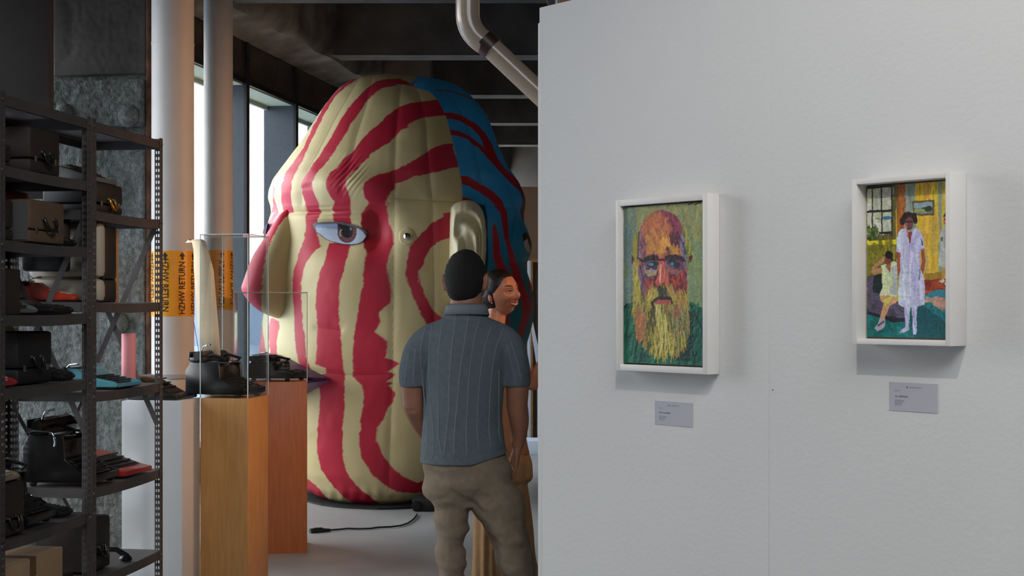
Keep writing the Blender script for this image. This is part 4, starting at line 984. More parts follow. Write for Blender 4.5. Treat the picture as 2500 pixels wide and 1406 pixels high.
# ---------------- pedestals and displays ----------------
def pedestal(label, loc, rz, w_, d, h, m, mside=None, group='display pedestals'):
    t = empty('pedestal', loc, rz, label, 'pedestal', group)
    MB().box(0, w_, 0, d, .0, h).build('plinth_box', m, t, bevel=.0025)
    return t
def acrylic(label, loc, rz, w_, d, h):
    t = empty('acrylic_cover', loc, rz, label, 'display cover', 'clear acrylic covers')
    th = .005
    for nm, bx in (('pane', (0, w_, 0, th, 0, h)), ('pane', (0, w_, d-th, d, 0, h)), ('pane', (0, th, th, d-th, 0, h)), ('pane', (w_-th, w_, th, d-th, 0, h)), ('top_pane', (0, w_, 0, d, h, h+th))):
        MB().box(*bx).build(nm, MT['acr'], t)
    for x, y in ((0, 0), (w_, 0), (w_, d), (0, d)):
        MB().box(x-.0022, x+.0022, y-.0022, y+.0022, 0, h+th).build('glued_edge', MT['acr_edge'], t)
    e_ = .0012
    for bx in ((0, w_, -e_, e_), (0, w_, d-e_, d+e_), (-e_, e_, 0, d), (w_-e_, w_+e_, 0, d)):
        MB().box(*bx, h+th*.2, h+th*1.1).build('top_edge', MT['acr_edge'], t)
    return t
PH = 1.092
Yw = 7.25; th_ = R(-5)
pedestal('white pedestal behind the far upright of the shelves', (xat(297, Yw), Yw, 0), th_, (448-297)/F*Yw, .30, PH, MT['ped'])
t2 = R(-10); Yo = 7.42
pw = .262; rx = xat(605, Yo)
po = Vector((rx, Yo, 0))-Vector((math.cos(t2), math.sin(t2), 0))*pw
t2 = R(-10); po = Vector((rx, Yo, 0))-Vector((math.cos(t2), math.sin(t2), 0))*pw
pedestal('light wood pedestal with orange right face, carrying the upright typewriter', po, t2, pw, .31, PH, MT['woodA'])
acrylic('tall clear acrylic cover over the upright typewriter', po+Vector((0, 0, PH+.001)), t2, pw, .31, .855)
Y3 = 9.07; t3 = R(8.2); w3 = .46
p3 = Vector((xat(750, Y3), Y3, 0))-Vector((math.cos(t3), math.sin(t3), 0))*w3
pedestal('reddish wood pedestal, farthest of the three', p3, t3, w3, .40, PH, MT['woodB'])
acrylic('lower clear acrylic cover on the reddish pedestal', p3+Vector((0, 0, PH+.001)), t3, w3, .40, .565)
GD = 'typewriters on the pedestals'
typewriter('glossy black portable typewriter sloping to the right on the white pedestal', (xat(393, 7.41), 7.41, PH+.001), R(80), .22, .27, .125, MT['blk'], MT['keyd'], 'flat', GD)
tw = typewriter('antique black upright typewriter holding a long paper strip', Vector((xat(551, 7.60), 7.60, PH+.001)), R(72), .245, .345, .235, MT['blk'], MT['keyd'], 'vintage', GD, True)
typewriter('small black typewriter under the lower acrylic cover', (xat(678, 9.25), 9.25, PH+.001), R(72), .24, .32, .155, MT['blk'], MT['keyd'], 'vintage', GD, True)
# long paper strip curling back
b = MB(); row = []; cp_ = [(514, 868), (509, 800), (502, 720), (497, 660), (492, 610), (487, 590), (478, 584), (470, 592)]
Yp = 7.62; ww_ = (535-480)/F*Yp/2
for i, (x, y) in enumerate(cp_):
    c = P(x, y, Yp+.02*i*(i > 4)); row += [c+Vector((-ww_*(.93 if i < 4 else .8), .006*i, 0)), c+Vector((0, .0, 0)), c+Vector((ww_*(.93 if i < 4 else .6), -.01, 0))]
b.add(row, [(i*3+j, i*3+j+1, (i+1)*3+j+1, (i+1)*3+j) for i in range(len(cp_)-1) for j in (0, 1)])
ps = b.build('typed_paper_strip', MT['paper'], None, smooth=True, recalc=False); ps.modifiers.new('t', 'SOLIDIFY').thickness = .0006
tag(ps, 'long pale paper strip standing up out of the antique typewriter', 'paper')
b = MB()
rr = random.Random(3)
for k in range(26):
    y = 820-k*5.5; x = 503-(820-y)*.05; L = rr.uniform(2, 9); c0 = P(x-L, y, Yp-.012); c1 = P(x+L, y, Yp-.012)
    b.tube([c0, c1], .0004, 4)
b.build('pencil_writing', MT['pencil'], ps)
b = MB(); q = [P(473, 785, 7.7), P(484, 850, 7.68), P(486, 866, 7.66)]
b.tube(q, .0016, 6); tag(b.build('thin_rod', MT['brnedge']), 'thin reddish rod left of the paper strip', 'rod')
# ---------------- the inflatable head ----------------
YC = 12.1; XC = xat(960, YC)
inf = empty('inflatable_head', (XC, YC, 0), 0, 'giant striped inflatable head, cream with red stripes and blue hair, on the floor', 'inflatable')
RING = np.array([  # y px, left px, right px, front depth, back depth
 (186, 922, 965, .06, .06), (188, 905, 985, .14, .14), (192, 888, 1012, .24, .24), (199, 866, 1068, .36, .34), (206, 850, 1102, .44, .42), (220, 832, 1130, .55, .52), (235, 818, 1148, .64, .62), (262, 798, 1172, .76, .72), (290, 780, 1192, .85, .82), (350, 745, 1214, .98, .94),
 (405, 703, 1238, 1.06, 1.0), (445, 674, 1266, 1.09, 1.02), (470, 664, 1277, 1.09, 1.03), (490, 662, 1283, 1.08, 1.03), (508, 668, 1283, 1.07, 1.03), (525, 668, 1280, 1.06, 1.02), (545, 662, 1281, 1.06, 1.02), (570, 657, 1291, 1.07, 1.03), (595, 654, 1298, 1.08, 1.04), (620, 652, 1296, 1.09, 1.05),
 (645, 652, 1286, 1.10, 1.06), (665, 653, 1288, 1.10, 1.06), (700, 656, 1299, 1.10, 1.06), (740, 655, 1305, 1.11, 1.07), (790, 648, 1300, 1.11, 1.07), (840, 642, 1287, 1.11, 1.06), (900, 640, 1272, 1.11, 1.06), (960, 648, 1256, 1.10, 1.05),
 (1020, 660, 1235, 1.10, 1.04), (1080, 680, 1205, 1.09, 1.02), (1130, 702, 1170, 1.07, .99), (1165, 730, 1140, 1.03, .93), (1185, 760, 1110, .97, .86), (1197, 800, 1080, .88, .78)])
zr = zat(RING[:, 0], YC); order = np.argsort(zr)
def ringat(z):
    o = order; f = lambda c: np.interp(z, zr[o], RING[o, c])
    return f(1), f(2), f(3), f(4)
def smooth_ring(zs):
    L, R_, fd, bd = ringat(zs)
    def sm(a):
        a = a.copy()
        for _ in range(6): a[1:-1] = (a[:-2]+2*a[1:-1]+a[2:])/4
        return a
    return sm(L), sm(R_), sm(fd), sm(bd)
NV, NU = 560, 900
tz = np.linspace(0, 1, NV)
zmax = zr.max(); zs = .012+(zmax-.012)*(tz-.055*np.sin(2*np.pi*tz)/(2*np.pi)*0)
L, R_, fd, bd = smooth_ring(zs)
XL = (L-CX)/F*YC-XC; XR = (R_-CX)/F*YC-XC
th = np.linspace(0, 2*np.pi, NU, endpoint=False)
# th=0 -> +x, th=-pi/2 -> front (-y)
cxr = (XL+XR)/2; hw = (XR-XL)/2
C, S = np.cos(th)[None, :], np.sin(th)[None, :]
pw_ = 2/2.25
ux = np.sign(C)*np.abs(C)**pw_; uy = np.sign(S)*np.abs(S)**pw_
X = cxr[:, None]+hw[:, None]*ux
Yl = np.where(uy < 0, fd[:, None]*uy, bd[:, None]*uy)
Z = np.repeat(zs[:, None], NU, 1)
# px coordinates on the picture of the pattern (pattern is mirrored to the back)
def pat(X, Y, Z):
    Yw = YC-np.abs(Y); return CX+(X+XC)/Yw*F, CY-(Z-H)/Yw*F
nX = ux/np.maximum(hw[:, None], .05); nY = uy/np.where(uy < 0, fd[:, None], bd[:, None]); nl = np.hypot(nX, nY)+1e-6; nX /= nl; nY /= nl
PX, PY = pat(X, Yl, Z)
def g(cx, cy, rx, ry, ang=0):
    u = PX-cx; v = PY-cy; c, s = math.cos(ang), math.sin(ang)
    return np.exp(-((u*c+v*s)/rx)**2-((-u*s+v*c)/ry)**2)
D = .075*g(835, 455, 95, 45)+.05*g(930, 480, 60, 40, .3)-.085*g(840, 570, 85, 48)-.05*g(925, 560, 34, 60)+.045*g(830, 700, 110, 70)+.03*g(1010, 850, 90, 200)
D += -.03*g(760, 518, 60, 8)-.03*g(1010, 205, 22, 22)
# pillow seams
SEAMS = [[(905, 190), (893, 255), (868, 330), (846, 440), (842, 470)], [(978, 203), (972, 260), (965, 330), (962, 420), (962, 488), (961, 560), (960, 700), (958, 900), (950, 1100), (948, 1200)],
 [(1023, 225), (1038, 300), (1045, 400), (1056, 500), (1056, 560), (1058, 700), (1056, 900), (1050, 1100)], [(1095, 232), (1124, 270), (1150, 330), (1168, 400), (1188, 500), (1190, 620), (1180, 760)], [(1240, 450), (1262, 520), (1240, 640)],
 [(870, 196), (810, 300), (740, 440), (735, 500)], [(945, 485), (1010, 488), (1060, 491), (1130, 494)], [(765, 455), (740, 458)], [(1140, 505), (1200, 505), (1270, 510)], [(745, 905), (860, 915), (960, 912)], [(775, 800), (830, 805)]]
def polyd(pts, wmax=30):
    best = np.full(PX.shape, 1e9)
    for (x0, y0), (x1, y1) in zip(pts[:-1], pts[1:]):
        dx, dy = x1-x0, y1-y0; t = (((PX-x0)*dx+(PY-y0)*dy)/(dx*dx+dy*dy)).clip(0, 1)
        best = np.minimum(best, np.hypot(PX-x0-t*dx, PY-y0-t*dy))
    return best
sd = np.full(PX.shape, 1e9)
for s_ in SEAMS: sd = np.minimum(sd, polyd(s_))
D += -.006*np.exp(-(sd/8)**2)-.004*np.exp(-(sd/22)**2)
# gathers: small wrinkles by the nose bridge, brow and base
D += .006*g(790, 520, 60, 16)*np.sin(PY*.55+.02*PX)+.005*g(860, 425, 30, 40)*np.sin(PX*.5+PY*.35)+.005*g(880, 1215, 200, 22)*np.sin(PX*.22)+.003*vnoise(PX/40, PY/40, 4)+.001*vnoise(PX/14, PY/18, 6)
taper = np.clip((hw/.25), 0, 1)[:, None]
X2 = X+nX*D*taper; Y2 = Yl+nY*D*taper
# colours
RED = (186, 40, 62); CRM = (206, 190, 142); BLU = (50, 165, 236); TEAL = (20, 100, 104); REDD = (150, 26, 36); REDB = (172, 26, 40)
px = PX.ravel(); py = PY.ravel()
gx = np.gradient(PX, axis=1), np.gradient(PX, axis=0); gy = np.gradient(PY, axis=1), np.gradient(PY, axis=0)
for q_ in gx+gy: np.clip(q_, -6, 6, out=q_)
px_c, py_c = PX.ravel(), PY.ravel(); acc = 0
for sa_, sb_ in ((-.3, -.3), (.3, -.3), (-.3, .3), (.3, .3), (0, 0)):
    px = (PX+gx[0]*sa_+gx[1]*sb_).ravel(); py = (PY+gy[0]*sa_+gy[1]*sb_).ravel()
    rag = vnoise(px/5., py/5., 31)*2.2+vnoise(px/13., py/11., 33)*2.5
    rag2 = vnoise(px/5.5, py/4.2, 35)*1.6
    qx = px+rag*.5; qy = py+rag2*.7
    col = np.zeros((len(px), 3)); col[:] = lin(CRM)
    def c5(p): return [(560+.384*x, 160+.384*y) for x, y in p]
    def c6(p): return [(560+.498*x, 660+.498*y) for x, y in p]
    def cT(p): return [(640+.272*x, 160+.272*y) for x, y in p]
    def paint(poly, c, clean=False):
        m = inpoly(px if clean else qx, py if clean else qy, poly); col[m] = lin(c)
    # stripe at far left edge
    paint(cT([(105, 1060), (118, 1100), (108, 1180), (135, 1280), (135, 1324), (70, 1324), (100, 1270)]), RED)
    paint([(676, 500), (668, 522), (655, 545), (652, 560), (658, 565), (668, 545), (678, 520)], RED)
    # 1
    paint(cT([(940, 88), (860, 110), (790, 160), (700, 230), (640, 300), (585, 390), (540, 470), (500, 560), (450, 660), (410, 740), (350, 880), (310, 960), (280, 1050), (272, 1150), (272, 1320), (190, 1324), (175, 1200), (180, 1080), (215, 960), (270, 880), (340, 790), (400, 680), (450, 570), (500, 470), (545, 380), (600, 300), (680, 215), (760, 150), (840, 100), (900, 86)]), RED)
    # 2
    s2 = cT([(1240, 118), (1120, 120), (1020, 140), (960, 180), (900, 240), (810, 340), (740, 430), (700, 490), (640, 600), (570, 720), (520, 800), (470, 870), (400, 980), (370, 1060), (372, 1140), (390, 1220), (390, 1330)])
    s2 += [(742, 500), (744, 540)] + c5([(465, 1100), (440, 1200), (415, 1300), (410, 1406)]) + c6([(320, 0), (315, 100), (320, 200), (318, 300), (325, 380), (340, 450), (375, 500)])
    s2 += c6([(400, 500), (378, 420), (370, 330), (360, 250), (362, 150), (365, 60), (378, 0)]) + c5([(465, 1406), (490, 1260), (520, 1200), (570, 1150), (540, 1080), (530, 1030)]) + cT([(510, 1300), (518, 1240), (490, 1150), (480, 1080), (500, 1000), (560, 900), (600, 850), (660, 760), (700, 690), (760, 600), (800, 520), (850, 450), (940, 310), (1010, 250), (1080, 200), (1180, 185), (1240, 160), (1330, 175), (1390, 190), (1340, 160)])
    paint(s2, RED)
    # 3 upper
    s3 = cT([(1575, 308), (1440, 322), (1330, 335), (1230, 370), (1180, 400), (1120, 450), (1040, 530), (960, 590), (900, 660), (820, 760), (720, 860), (690, 920), (635, 970), (612, 1040), (612, 1100), (650, 1190), (665, 1225), (650, 1250), (620, 1290), (640, 1330)])
    s3 += [(808, 520), (806, 545), (815, 548), (850, 545), (852, 530), (856, 520)] + cT([(795, 1300), (805, 1240), (815, 1190), (800, 1140), (785, 1090), (785, 1030), (810, 970), (870, 930), (890, 880), (960, 830), (975, 790), (1060, 740), (1140, 690), (1210, 620), (1240, 580), (1320, 550), (1300, 540), (1360, 500), (1450, 465), (1560, 452), (1650, 452), (1640, 400)])
    paint(s3, RED)
    # 3 under the eye
    s3b = [(795, 592), (794, 614), (794, 640)] + c5([(590, 1300), (575, 1406)]) + c6([(455, 0), (445, 80), (430, 180), (432, 260), (428, 380), (420, 460), (470, 480), (475, 500), (440, 520), (442, 600), (445, 650), (432, 780), (430, 880), (450, 980), (500, 1050), (560, 1110), (620, 1150), (680, 1180), (780, 1180), (740, 1145), (665, 1090), (620, 1050), (570, 980), (555, 900), (555, 780), (565, 650), (565, 530), (555, 450), (550, 350), (540, 260), (545, 150), (555, 60), (570, 0)]) + c5([(730, 1406), (740, 1280), (752, 1170)]) + [(851, 592)]
    paint(s3b, RED)
    # 4
    s4 = cT([(1710, 700), (1620, 705), (1520, 745), (1460, 790), (1380, 840), (1290, 890), (1200, 930), (1130, 960), (1060, 975), (980, 1020), (935, 1065), (932, 1130), (940, 1190), (970, 1240), (930, 1280), (880, 1330)])
    s4 += [(879, 522), (876, 560), (886, 600), (893, 617), (890, 650), (889, 690)] + c6([(665, 60), (655, 90), (635, 200), (615, 300), (605, 400), (605, 520), (650, 565), (660, 620), (650, 700), (640, 740), (648, 780), (635, 800), (635, 850), (650, 920), (700, 1000), (760, 1050), (820, 1085), (900, 1092), (980, 1082), (1060, 1070), (1060, 1010), (920, 1040), (850, 1010), (800, 970), (750, 900), (722, 830), (725, 770), (760, 720), (780, 670), (800, 650), (812, 600), (780, 565), (806, 550), (770, 545), (815, 510), (780, 495), (835, 455), (795, 435), (765, 430), (778, 350), (750, 330), (712, 300), (745, 250), (735, 205), (790, 160), (795, 90), (770, 0)])
    s4 += c5([(1030, 1380), (1000, 1280), (1010, 1220), (1045, 1130), (1040, 1060), (1015, 1000), (1010, 940), (1000, 900), (1025, 880), (1005, 860)]) + cT([(1130, 1290), (1110, 1240), (1140, 1160), (1190, 1100), (1200, 1060), (1300, 1030), (1360, 995), (1480, 975), (1580, 950), (1660, 930), (1760, 910)])
    paint(s4, RED)
    paint([(876, 545), (882, 525), (905, 508), (922, 525), (929, 560), (924, 590), (910, 612), (896, 618), (886, 605), (877, 580)], REDD)
    # 5
    paint(c5([(1410, 930), (1350, 940), (1360, 960), (1290, 1000), (1240, 1050), (1200, 1090), (1150, 1150), (1130, 1230), (1118, 1320), (1130, 1400)]) + c6([(868, 20), (878, 70), (900, 130), (935, 210), (975, 280), (1060, 330), (1060, 250), (1000, 200), (960, 130), (935, 60), (930, 0)]) + c5([(1205, 1400), (1200, 1310), (1232, 1260), (1252, 1210), (1280, 1160), (1330, 1120), (1410, 1090)]), RED)
    paint(c6([(340, 990), (385, 1025), (420, 1050), (470, 1110), (540, 1155), (600, 1172), (520, 1172), (430, 1135), (360, 1105), (300, 1060)]), RED)
    paint([(660, 778), (668, 776), (681, 784), (682, 800), (677, 830), (676, 866), (660, 866), (655, 820), (656, 800)], RED)
    paint([(612, 770), (640, 790), (650, 870), (630, 870)], RED)
    # hair field
    hair = cT([(1310, 190), (1400, 150), (1380, 195), (1500, 230), (1580, 310), (1650, 455), (1700, 640), (1750, 860), (1790, 1040), (1800, 1200)]) + [(1131, 500), (1150, 640), (1150, 760), (1140, 900), (1110, 1060), (1070, 1170), (1040, 1230), (1060, 1300), (1500, 1300), (1500, 100), (1100, 100)]
    mh = inpoly(px, py, hair)
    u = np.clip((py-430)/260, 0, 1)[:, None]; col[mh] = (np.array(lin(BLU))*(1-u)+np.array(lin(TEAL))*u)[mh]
    def thick(pts, ws, c):
        """tapering ribbon drawn on the surface, ws = half widths"""
        best = np.full(len(px), 1e9)
        for i in range(len(pts)-1):
            (x0, y0), (x1, y1) = pts[i], pts[i+1]; dx, dy = x1-x0, y1-y0
            t = (((px-x0)*dx+(py-y0)*dy)/(dx*dx+dy*dy)).clip(0, 1); d = np.hypot(px-x0-t*dx, py-y0-t*dy)/(ws[i]*(1-t)+ws[i+1]*t)
            best = np.minimum(best, d)
        m = (best+rag*.04 < 1) & mh; col[m] = lin(c)
    thick(c5([(1345, 320), (1410, 318), (1480, 335), (1560, 385), (1610, 440), (1650, 520), (1700, 600), (1750, 660), (1830, 740), (1875, 830), (1882, 930)]), [8, 8, 7, 7, 8, 10, 4, 3, 4, 5, 3], REDB)
    thick(c5([(1405, 425), (1450, 430), (1520, 455), (1600, 520), (1680, 610), (1760, 700), (1850, 790)]), [7, 6, 5.5, 5, 5, 4, 4], REDB)
    thick(c5([(1470, 728), (1520, 735), (1590, 775), (1650, 810), (1710, 870), (1745, 930), (1755, 1010), (1765, 1100), (1795, 1200), (1830, 1300), (1855, 1400), (1890, 1500)]), [11, 11, 10, 10, 11, 9, 7, 6, 6, 7, 8, 8], REDB)
    thick(c5([(1480, 850), (1530, 860), (1580, 890)]), [6, 5, 3], REDB)
    thick(c5([(1685, 1020), (1695, 1100), (1700, 1200), (1720, 1270), (1770, 1340), (1800, 1406)]), [4, 8, 9, 10, 9, 5], REDB)
    thick([(1250, 640), (1256, 668), (1268, 698), (1278, 724), (1285, 750), (1282, 780), (1272, 805), (1268, 840), (1262, 900)], [6, 6, 7, 7, 10, 9, 6, 6, 5], REDB)
    thick([(1240, 765), (1242, 800)], [3, 3], REDB)
    thick([(1287, 640), (1296, 700), (1299, 760)], [2, 2, 2], REDB)
    thick(c5([(1310, 158), (1400, 160), (1480, 185), (1545, 215)]), [1.5, 1.5, 1.6, 1.2], REDD)
    paint([(1262, 440), (1280, 475), (1286, 510), (1276, 545), (1272, 520), (1276, 490)], (92, 40, 78), True)
    paint([(1275, 572), (1284, 566), (1294, 580), (1303, 610), (1298, 625), (1280, 605), (1277, 585)], (66, 26, 34), True)
    paint([(1279, 590), (1288, 582), (1292, 600), (1296, 618), (1288, 615), (1280, 602)], (190, 172, 160), True)
    paint([(1160, 495), (1185, 500), (1192, 530), (1194, 640), (1186, 700), (1170, 700)], (12, 60, 78), True)  # shadow of the ear, painted into the hair as darker blue
    acc = acc+col/5
col = acc; px, py = px_c, py_c
# thin dark seam stitches
col *= (1-.38*np.exp(-(sd.ravel()/1.3)**2))[:, None]
V = np.stack([X2, Y2, Z], -1).reshape(-1, 3)
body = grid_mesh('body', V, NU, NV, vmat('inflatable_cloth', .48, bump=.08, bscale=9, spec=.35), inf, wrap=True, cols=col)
# close top and bottom
bm = bmesh.new(); bm.from_mesh(body.data)
bm.verts.ensure_lookup_table()
bm.faces.new([bm.verts[(NV-1)*NU+j] for j in range(NU)]); bm.faces.new([bm.verts[j] for j in reversed(range(NU))])
bm.to_mesh(body.data); bm.free()
# coarse ray target in world space
st = 6
Vc = np.stack([X2[::st, ::st]+XC, Y2[::st, ::st]+YC, Z[::st, ::st]], -1); nv_, nu_ = Vc.shape[:2]
bvh = BVHTree.FromPolygons([Vector(q) for q in Vc.reshape(-1, 3)], [(i*nu_+j, i*nu_+(j+1) % nu_, (i+1)*nu_+(j+1) % nu_, (i+1)*nu_+j) for i in range(nv_-1) for j in range(nu_)])
def onbody(x, y, lift=0.):
    d = (P(x, y, 12)-Vector((0, 0, H))).normalized(); h = bvh.ray_cast(Vector((0, 0, H)), d)
    if h[0] is None: return P(x, y, 11.6)-inf.location
    return h[0]-d*lift-inf.location
def patch(name, outline, lift, nseg, colfn, m, bulge=0., jag=0.):
    """disc-like appliqué that follows the body; outline in pattern px"""
    cx = sum(p[0] for p in outline)/len(outline); cy = sum(p[1] for p in outline)/len(outline)
    pts = []; n = 96; per = []
    L_ = [0]
    for i in range(len(outline)):
        a = outline[i]; b = outline[(i+1) % len(outline)]; L_.append(L_[-1]+math.hypot(b[0]-a[0], b[1]-a[1]))
    for k in range(n):
        d = L_[-1]*k/n; i = max(j for j in range(len(outline)) if L_[j] <= d); a = outline[i]; b = outline[(i+1) % len(outline)]; t = (d-L_[i])/(L_[i+1]-L_[i])
        per.append((a[0]+(b[0]-a[0])*t, a[1]+(b[1]-a[1])*t))
    V = []; Cc = []
    for r in range(nseg+1):
        u = r/nseg
        for k in range(n):
            x = cx+(per[k][0]-cx)*u; y = cy+(per[k][1]-cy)*u
            V.append(onbody(x, y, (lift+bulge*(1-u*u)) if r < nseg else -.01)); Cc.append(colfn(x, y))
    return grid_mesh(name, np.array([tuple(q) for q in V]), n, nseg+1, m, inf, wrap=True, cols=np.array([lin(c) for c in Cc]))
def ce(p): return [(740+x*.0996, 500+y*.0996) for x, y in p]
eye_out = ce([(232, 480), (300, 430), (500, 415), (800, 410), (1000, 430), (1200, 480), (1330, 520), (1480, 580), (1580, 680), (1560, 780), (1480, 890), (1380, 950), (1200, 985), (1000, 975), (800, 935), (680, 900), (560, 850), (470, 790), (340, 690), (270, 590)])
white = ce([(300, 540), (330, 480), (860, 462), (1320, 560), (1450, 640), (1550, 780), (1450, 900), (1350, 950), (1200, 965), (960, 950), (700, 890), (560, 830), (420, 720), (330, 660)])
irx, iry, irr = *ce([(1078, 680)])[0], 23.
def ecol(x, y):
    if not inpoly(np.array([x]), np.array([y]), white)[0]: return (98, 96, 104)
    dx, dy = x-irx, y-iry
    inr = (abs(dx) < 23 and dy < 4) or dx*dx+(dy*.92)**2 < irr*irr
    hx, hy = x-(740+1170*.0996), y-(500+590*.0996)
    if (hx/2.2)**2+(hy/3.6)**2 < 1: return (150, 150, 158)
    if inr:
        if (math.hypot(dx+6, dy-2) < 13.5 and math.hypot(dx+3, dy-2) > 12.5 and -8 < dy < 10 and dx < 0): return (176, 170, 176)
        if abs(dx+1) < 15 and (dy < 0 or math.hypot(dx-1, dy) < 13): return (26, 26, 32)
        if dy < -14: return (40, 34, 40)
        if dx*dx+(dy*.92)**2 > (irr-1.6)**2: return (70, 50, 54)
        return (116, 74, 72)
    if y < 500+.0996*(545+(x-770)*1.0) and x < 826: return (142, 158, 186)
    return (188, 200, 218)
patch('eye', eye_out, .012, 60, ecol, vmat('eye_print', .4), .012)
patch('other_eye', [(652, 545), (660, 543), (662, 556), (656, 572), (646, 574), (641, 570), (644, 556)], .01, 10, lambda x, y: (150, 156, 186), vmat('eye_print_2', .4))
# valve
ang = [R(15*k) for k in range(24)]
vp = patch('valve_patch', [(993+22*math.cos(a), 577+24*math.sin(a)) for a in ang], .006, 8, lambda x, y: (200, 186, 138), vmat('valve_patch_cloth', .5))
b = MB(); b.lathe([(.028, 0), (.026, .012), (.012, .022), (.010, .034)], 16); q = b.build('valve', MT['chrome'], inf, smooth='auto'); q.location = onbody(994, 577, .006); q.rotation_euler = (R(90), 0, R(-5))
# nose
YN = 11.42
NR = [(512, 697, 714, .05), (522, 684, 718, .09), (540, 672, 723, .16), (565, 656, 730, .24), (590, 642, 733, .30), (620, 622, 731, .36), (650, 609, 726, .40), (680, 599, 719, .43), (704, 591, 716, .45), (720, 598, 715, .45), (738, 612, 713, .42), (755, 630, 709, .36), (768, 652, 703, .26), (775, 668, 696, .14), (778, 680, 690, .05)]
nn_, nc = 90, 96
ys = np.linspace(512, 778, nn_); NA = np.array(NR)
l_ = np.interp(ys, NA[:, 0], NA[:, 1]); r_ = np.interp(ys, NA[:, 0], NA[:, 2]); dd = np.interp(ys, NA[:, 0], NA[:, 3])
for _ in range(3):
    for a_ in (l_, r_, dd): a_[1:-1] = (a_[:-2]+2*a_[1:-1]+a_[2:])/4
tt = np.linspace(0, 2*np.pi, nc, endpoint=False)[None, :]
cxn = ((l_+r_)/2-CX)/F*YN; hwn = (r_-l_)/2/F*YN
VX = cxn[:, None]+hwn[:, None]*np.cos(tt); VY = YN-dd[:, None]*.62*np.sin(tt)*(1-.25*np.cos(tt)); VZ = np.repeat(zat(ys, YN)[:, None], nc, 1)
npx = CX+VX/VY*F; npy = CY-(VZ-H)/VY*F
bx = np.interp(ys, [512, 540, 586, 632, 700, 757, 778], [716, 694, 673, 660, 655, 650, 650])[:, None]+vnoise(npx/6, npy/6, 3)*2
isred = (CX+VX/YN*F < bx)
nc_ = np.where(isred[..., None], np.array(lin(RED)), np.array(lin(CRM)))
nV = np.stack([VX-XC, VY-YC, VZ], -1).reshape(-1, 3)
no = grid_mesh('nose', nV, nc, nn_, body.data.materials[0], inf, wrap=True, cols=nc_.reshape(-1, 3))
# lips: two tapering folds that meet in a point on the cheek
def lip(name, top, ridge, bot, colr, Ys):
    V = []; n = len(top)
    for i in range(n):
        x = top[i][0]; pt = P(x, top[i][1], Ys[i][0]); pr = P(ridge[i][0], ridge[i][1], Ys[i][1]); pb = P(bot[i][0], bot[i][1], Ys[i][0])
        back = Vector((0, .5, 0))
        m1 = (pt+pr)/2+Vector((0, -.03*i/n, .02*i/n)); m2 = (pr+pb)/2+Vector((0, -.03*i/n, -.01*i/n))
        V += [pt, m1, pr, m2, pb, pb+back, pt+back]
    k = 7; mb = MB(); mb.add([q-inf.location for q in V], [(i*k+j, i*k+(j+1) % k, (i+1)*k+(j+1) % k, (i+1)*k+j) for i in range(n-1) for j in range(k)])
    mb.add([q-inf.location for q in V[:k]], [tuple(range(k))]); mb.add([q-inf.location for q in V[-k:]], [tuple(range(k))])
    return mb.build(name, colr, inf, smooth='auto')
mp1 = M_('dark_purple_cloth', (84, 52, 84), .45, var=.08, vscale=6, bump=.2, bscale=9); mp2 = M_('purple_cloth', (132, 96, 140), .42, var=.08, vscale=6, bump=.2, bscale=9)
xs_ = [819, 790, 750, 710, 680, 650, 615]
ysf = [(11.10, 11.06), (11.12, 10.98), (11.15, 10.90), (11.2, 10.88), (11.25, 10.88), (11.4, 10.95), (11.6, 11.1)]
up = lip('upper_lip', [(819, 925), (790, 912), (750, 895), (710, 878), (680, 867), (650, 862), (615, 866)], [(819, 926), (790, 923), (750, 921), (710, 919), (680, 917), (650, 915), (615, 912)], [(819, 927), (790, 925), (750, 924), (710, 922), (680, 921), (650, 919), (615, 916)], mp1, ysf)
lo = lip('lower_lip', [(819, 926), (790, 925), (750, 923), (710, 921), (680, 920), (650, 918), (615, 915)], [(819, 927), (790, 930), (750, 936), (710, 940), (680, 942), (650, 942), (615, 938)], [(819, 928), (790, 944), (750, 964), (710, 980), (680, 988), (650, 988), (615, 975)], mp2, ysf)
# ear
eo = [(1101, 506), (1110, 496), (1124, 490), (1140, 488), (1155, 491), (1168, 499), (1178, 513), (1184, 535), (1187, 570), (1187, 610), (1184, 645), (1180, 680), (1172, 712), (1158, 738), (1140, 750), (1118, 752), (1104, 745), (1098, 725), (1097, 690), (1096, 640), (1097, 590), (1098, 540)]
ecx, ecy = 1142, 615; na, nr_ = 160, 60; V = []; Yb = float((onbody(1150, 600)+inf.location).y)
def outl(a):
    best = None
    for i in range(len(eo)):
        x0, y0 = eo[i]; x1, y1 = eo[(i+1) % len(eo)]; dx, dy = math.cos(a), math.sin(a); ex, ey = x1-x0, y1-y0; den = dx*ey-dy*ex
        if abs(den) < 1e-9: continue
        t = ((x0-ecx)*ey-(y0-ecy)*ex)/den; s_ = ((x0-ecx)*dy-(y0-ecy)*dx)/den
        if t > 0 and 0 <= s_ <= 1: best = t if best is None else max(best, t)
    return best or 40
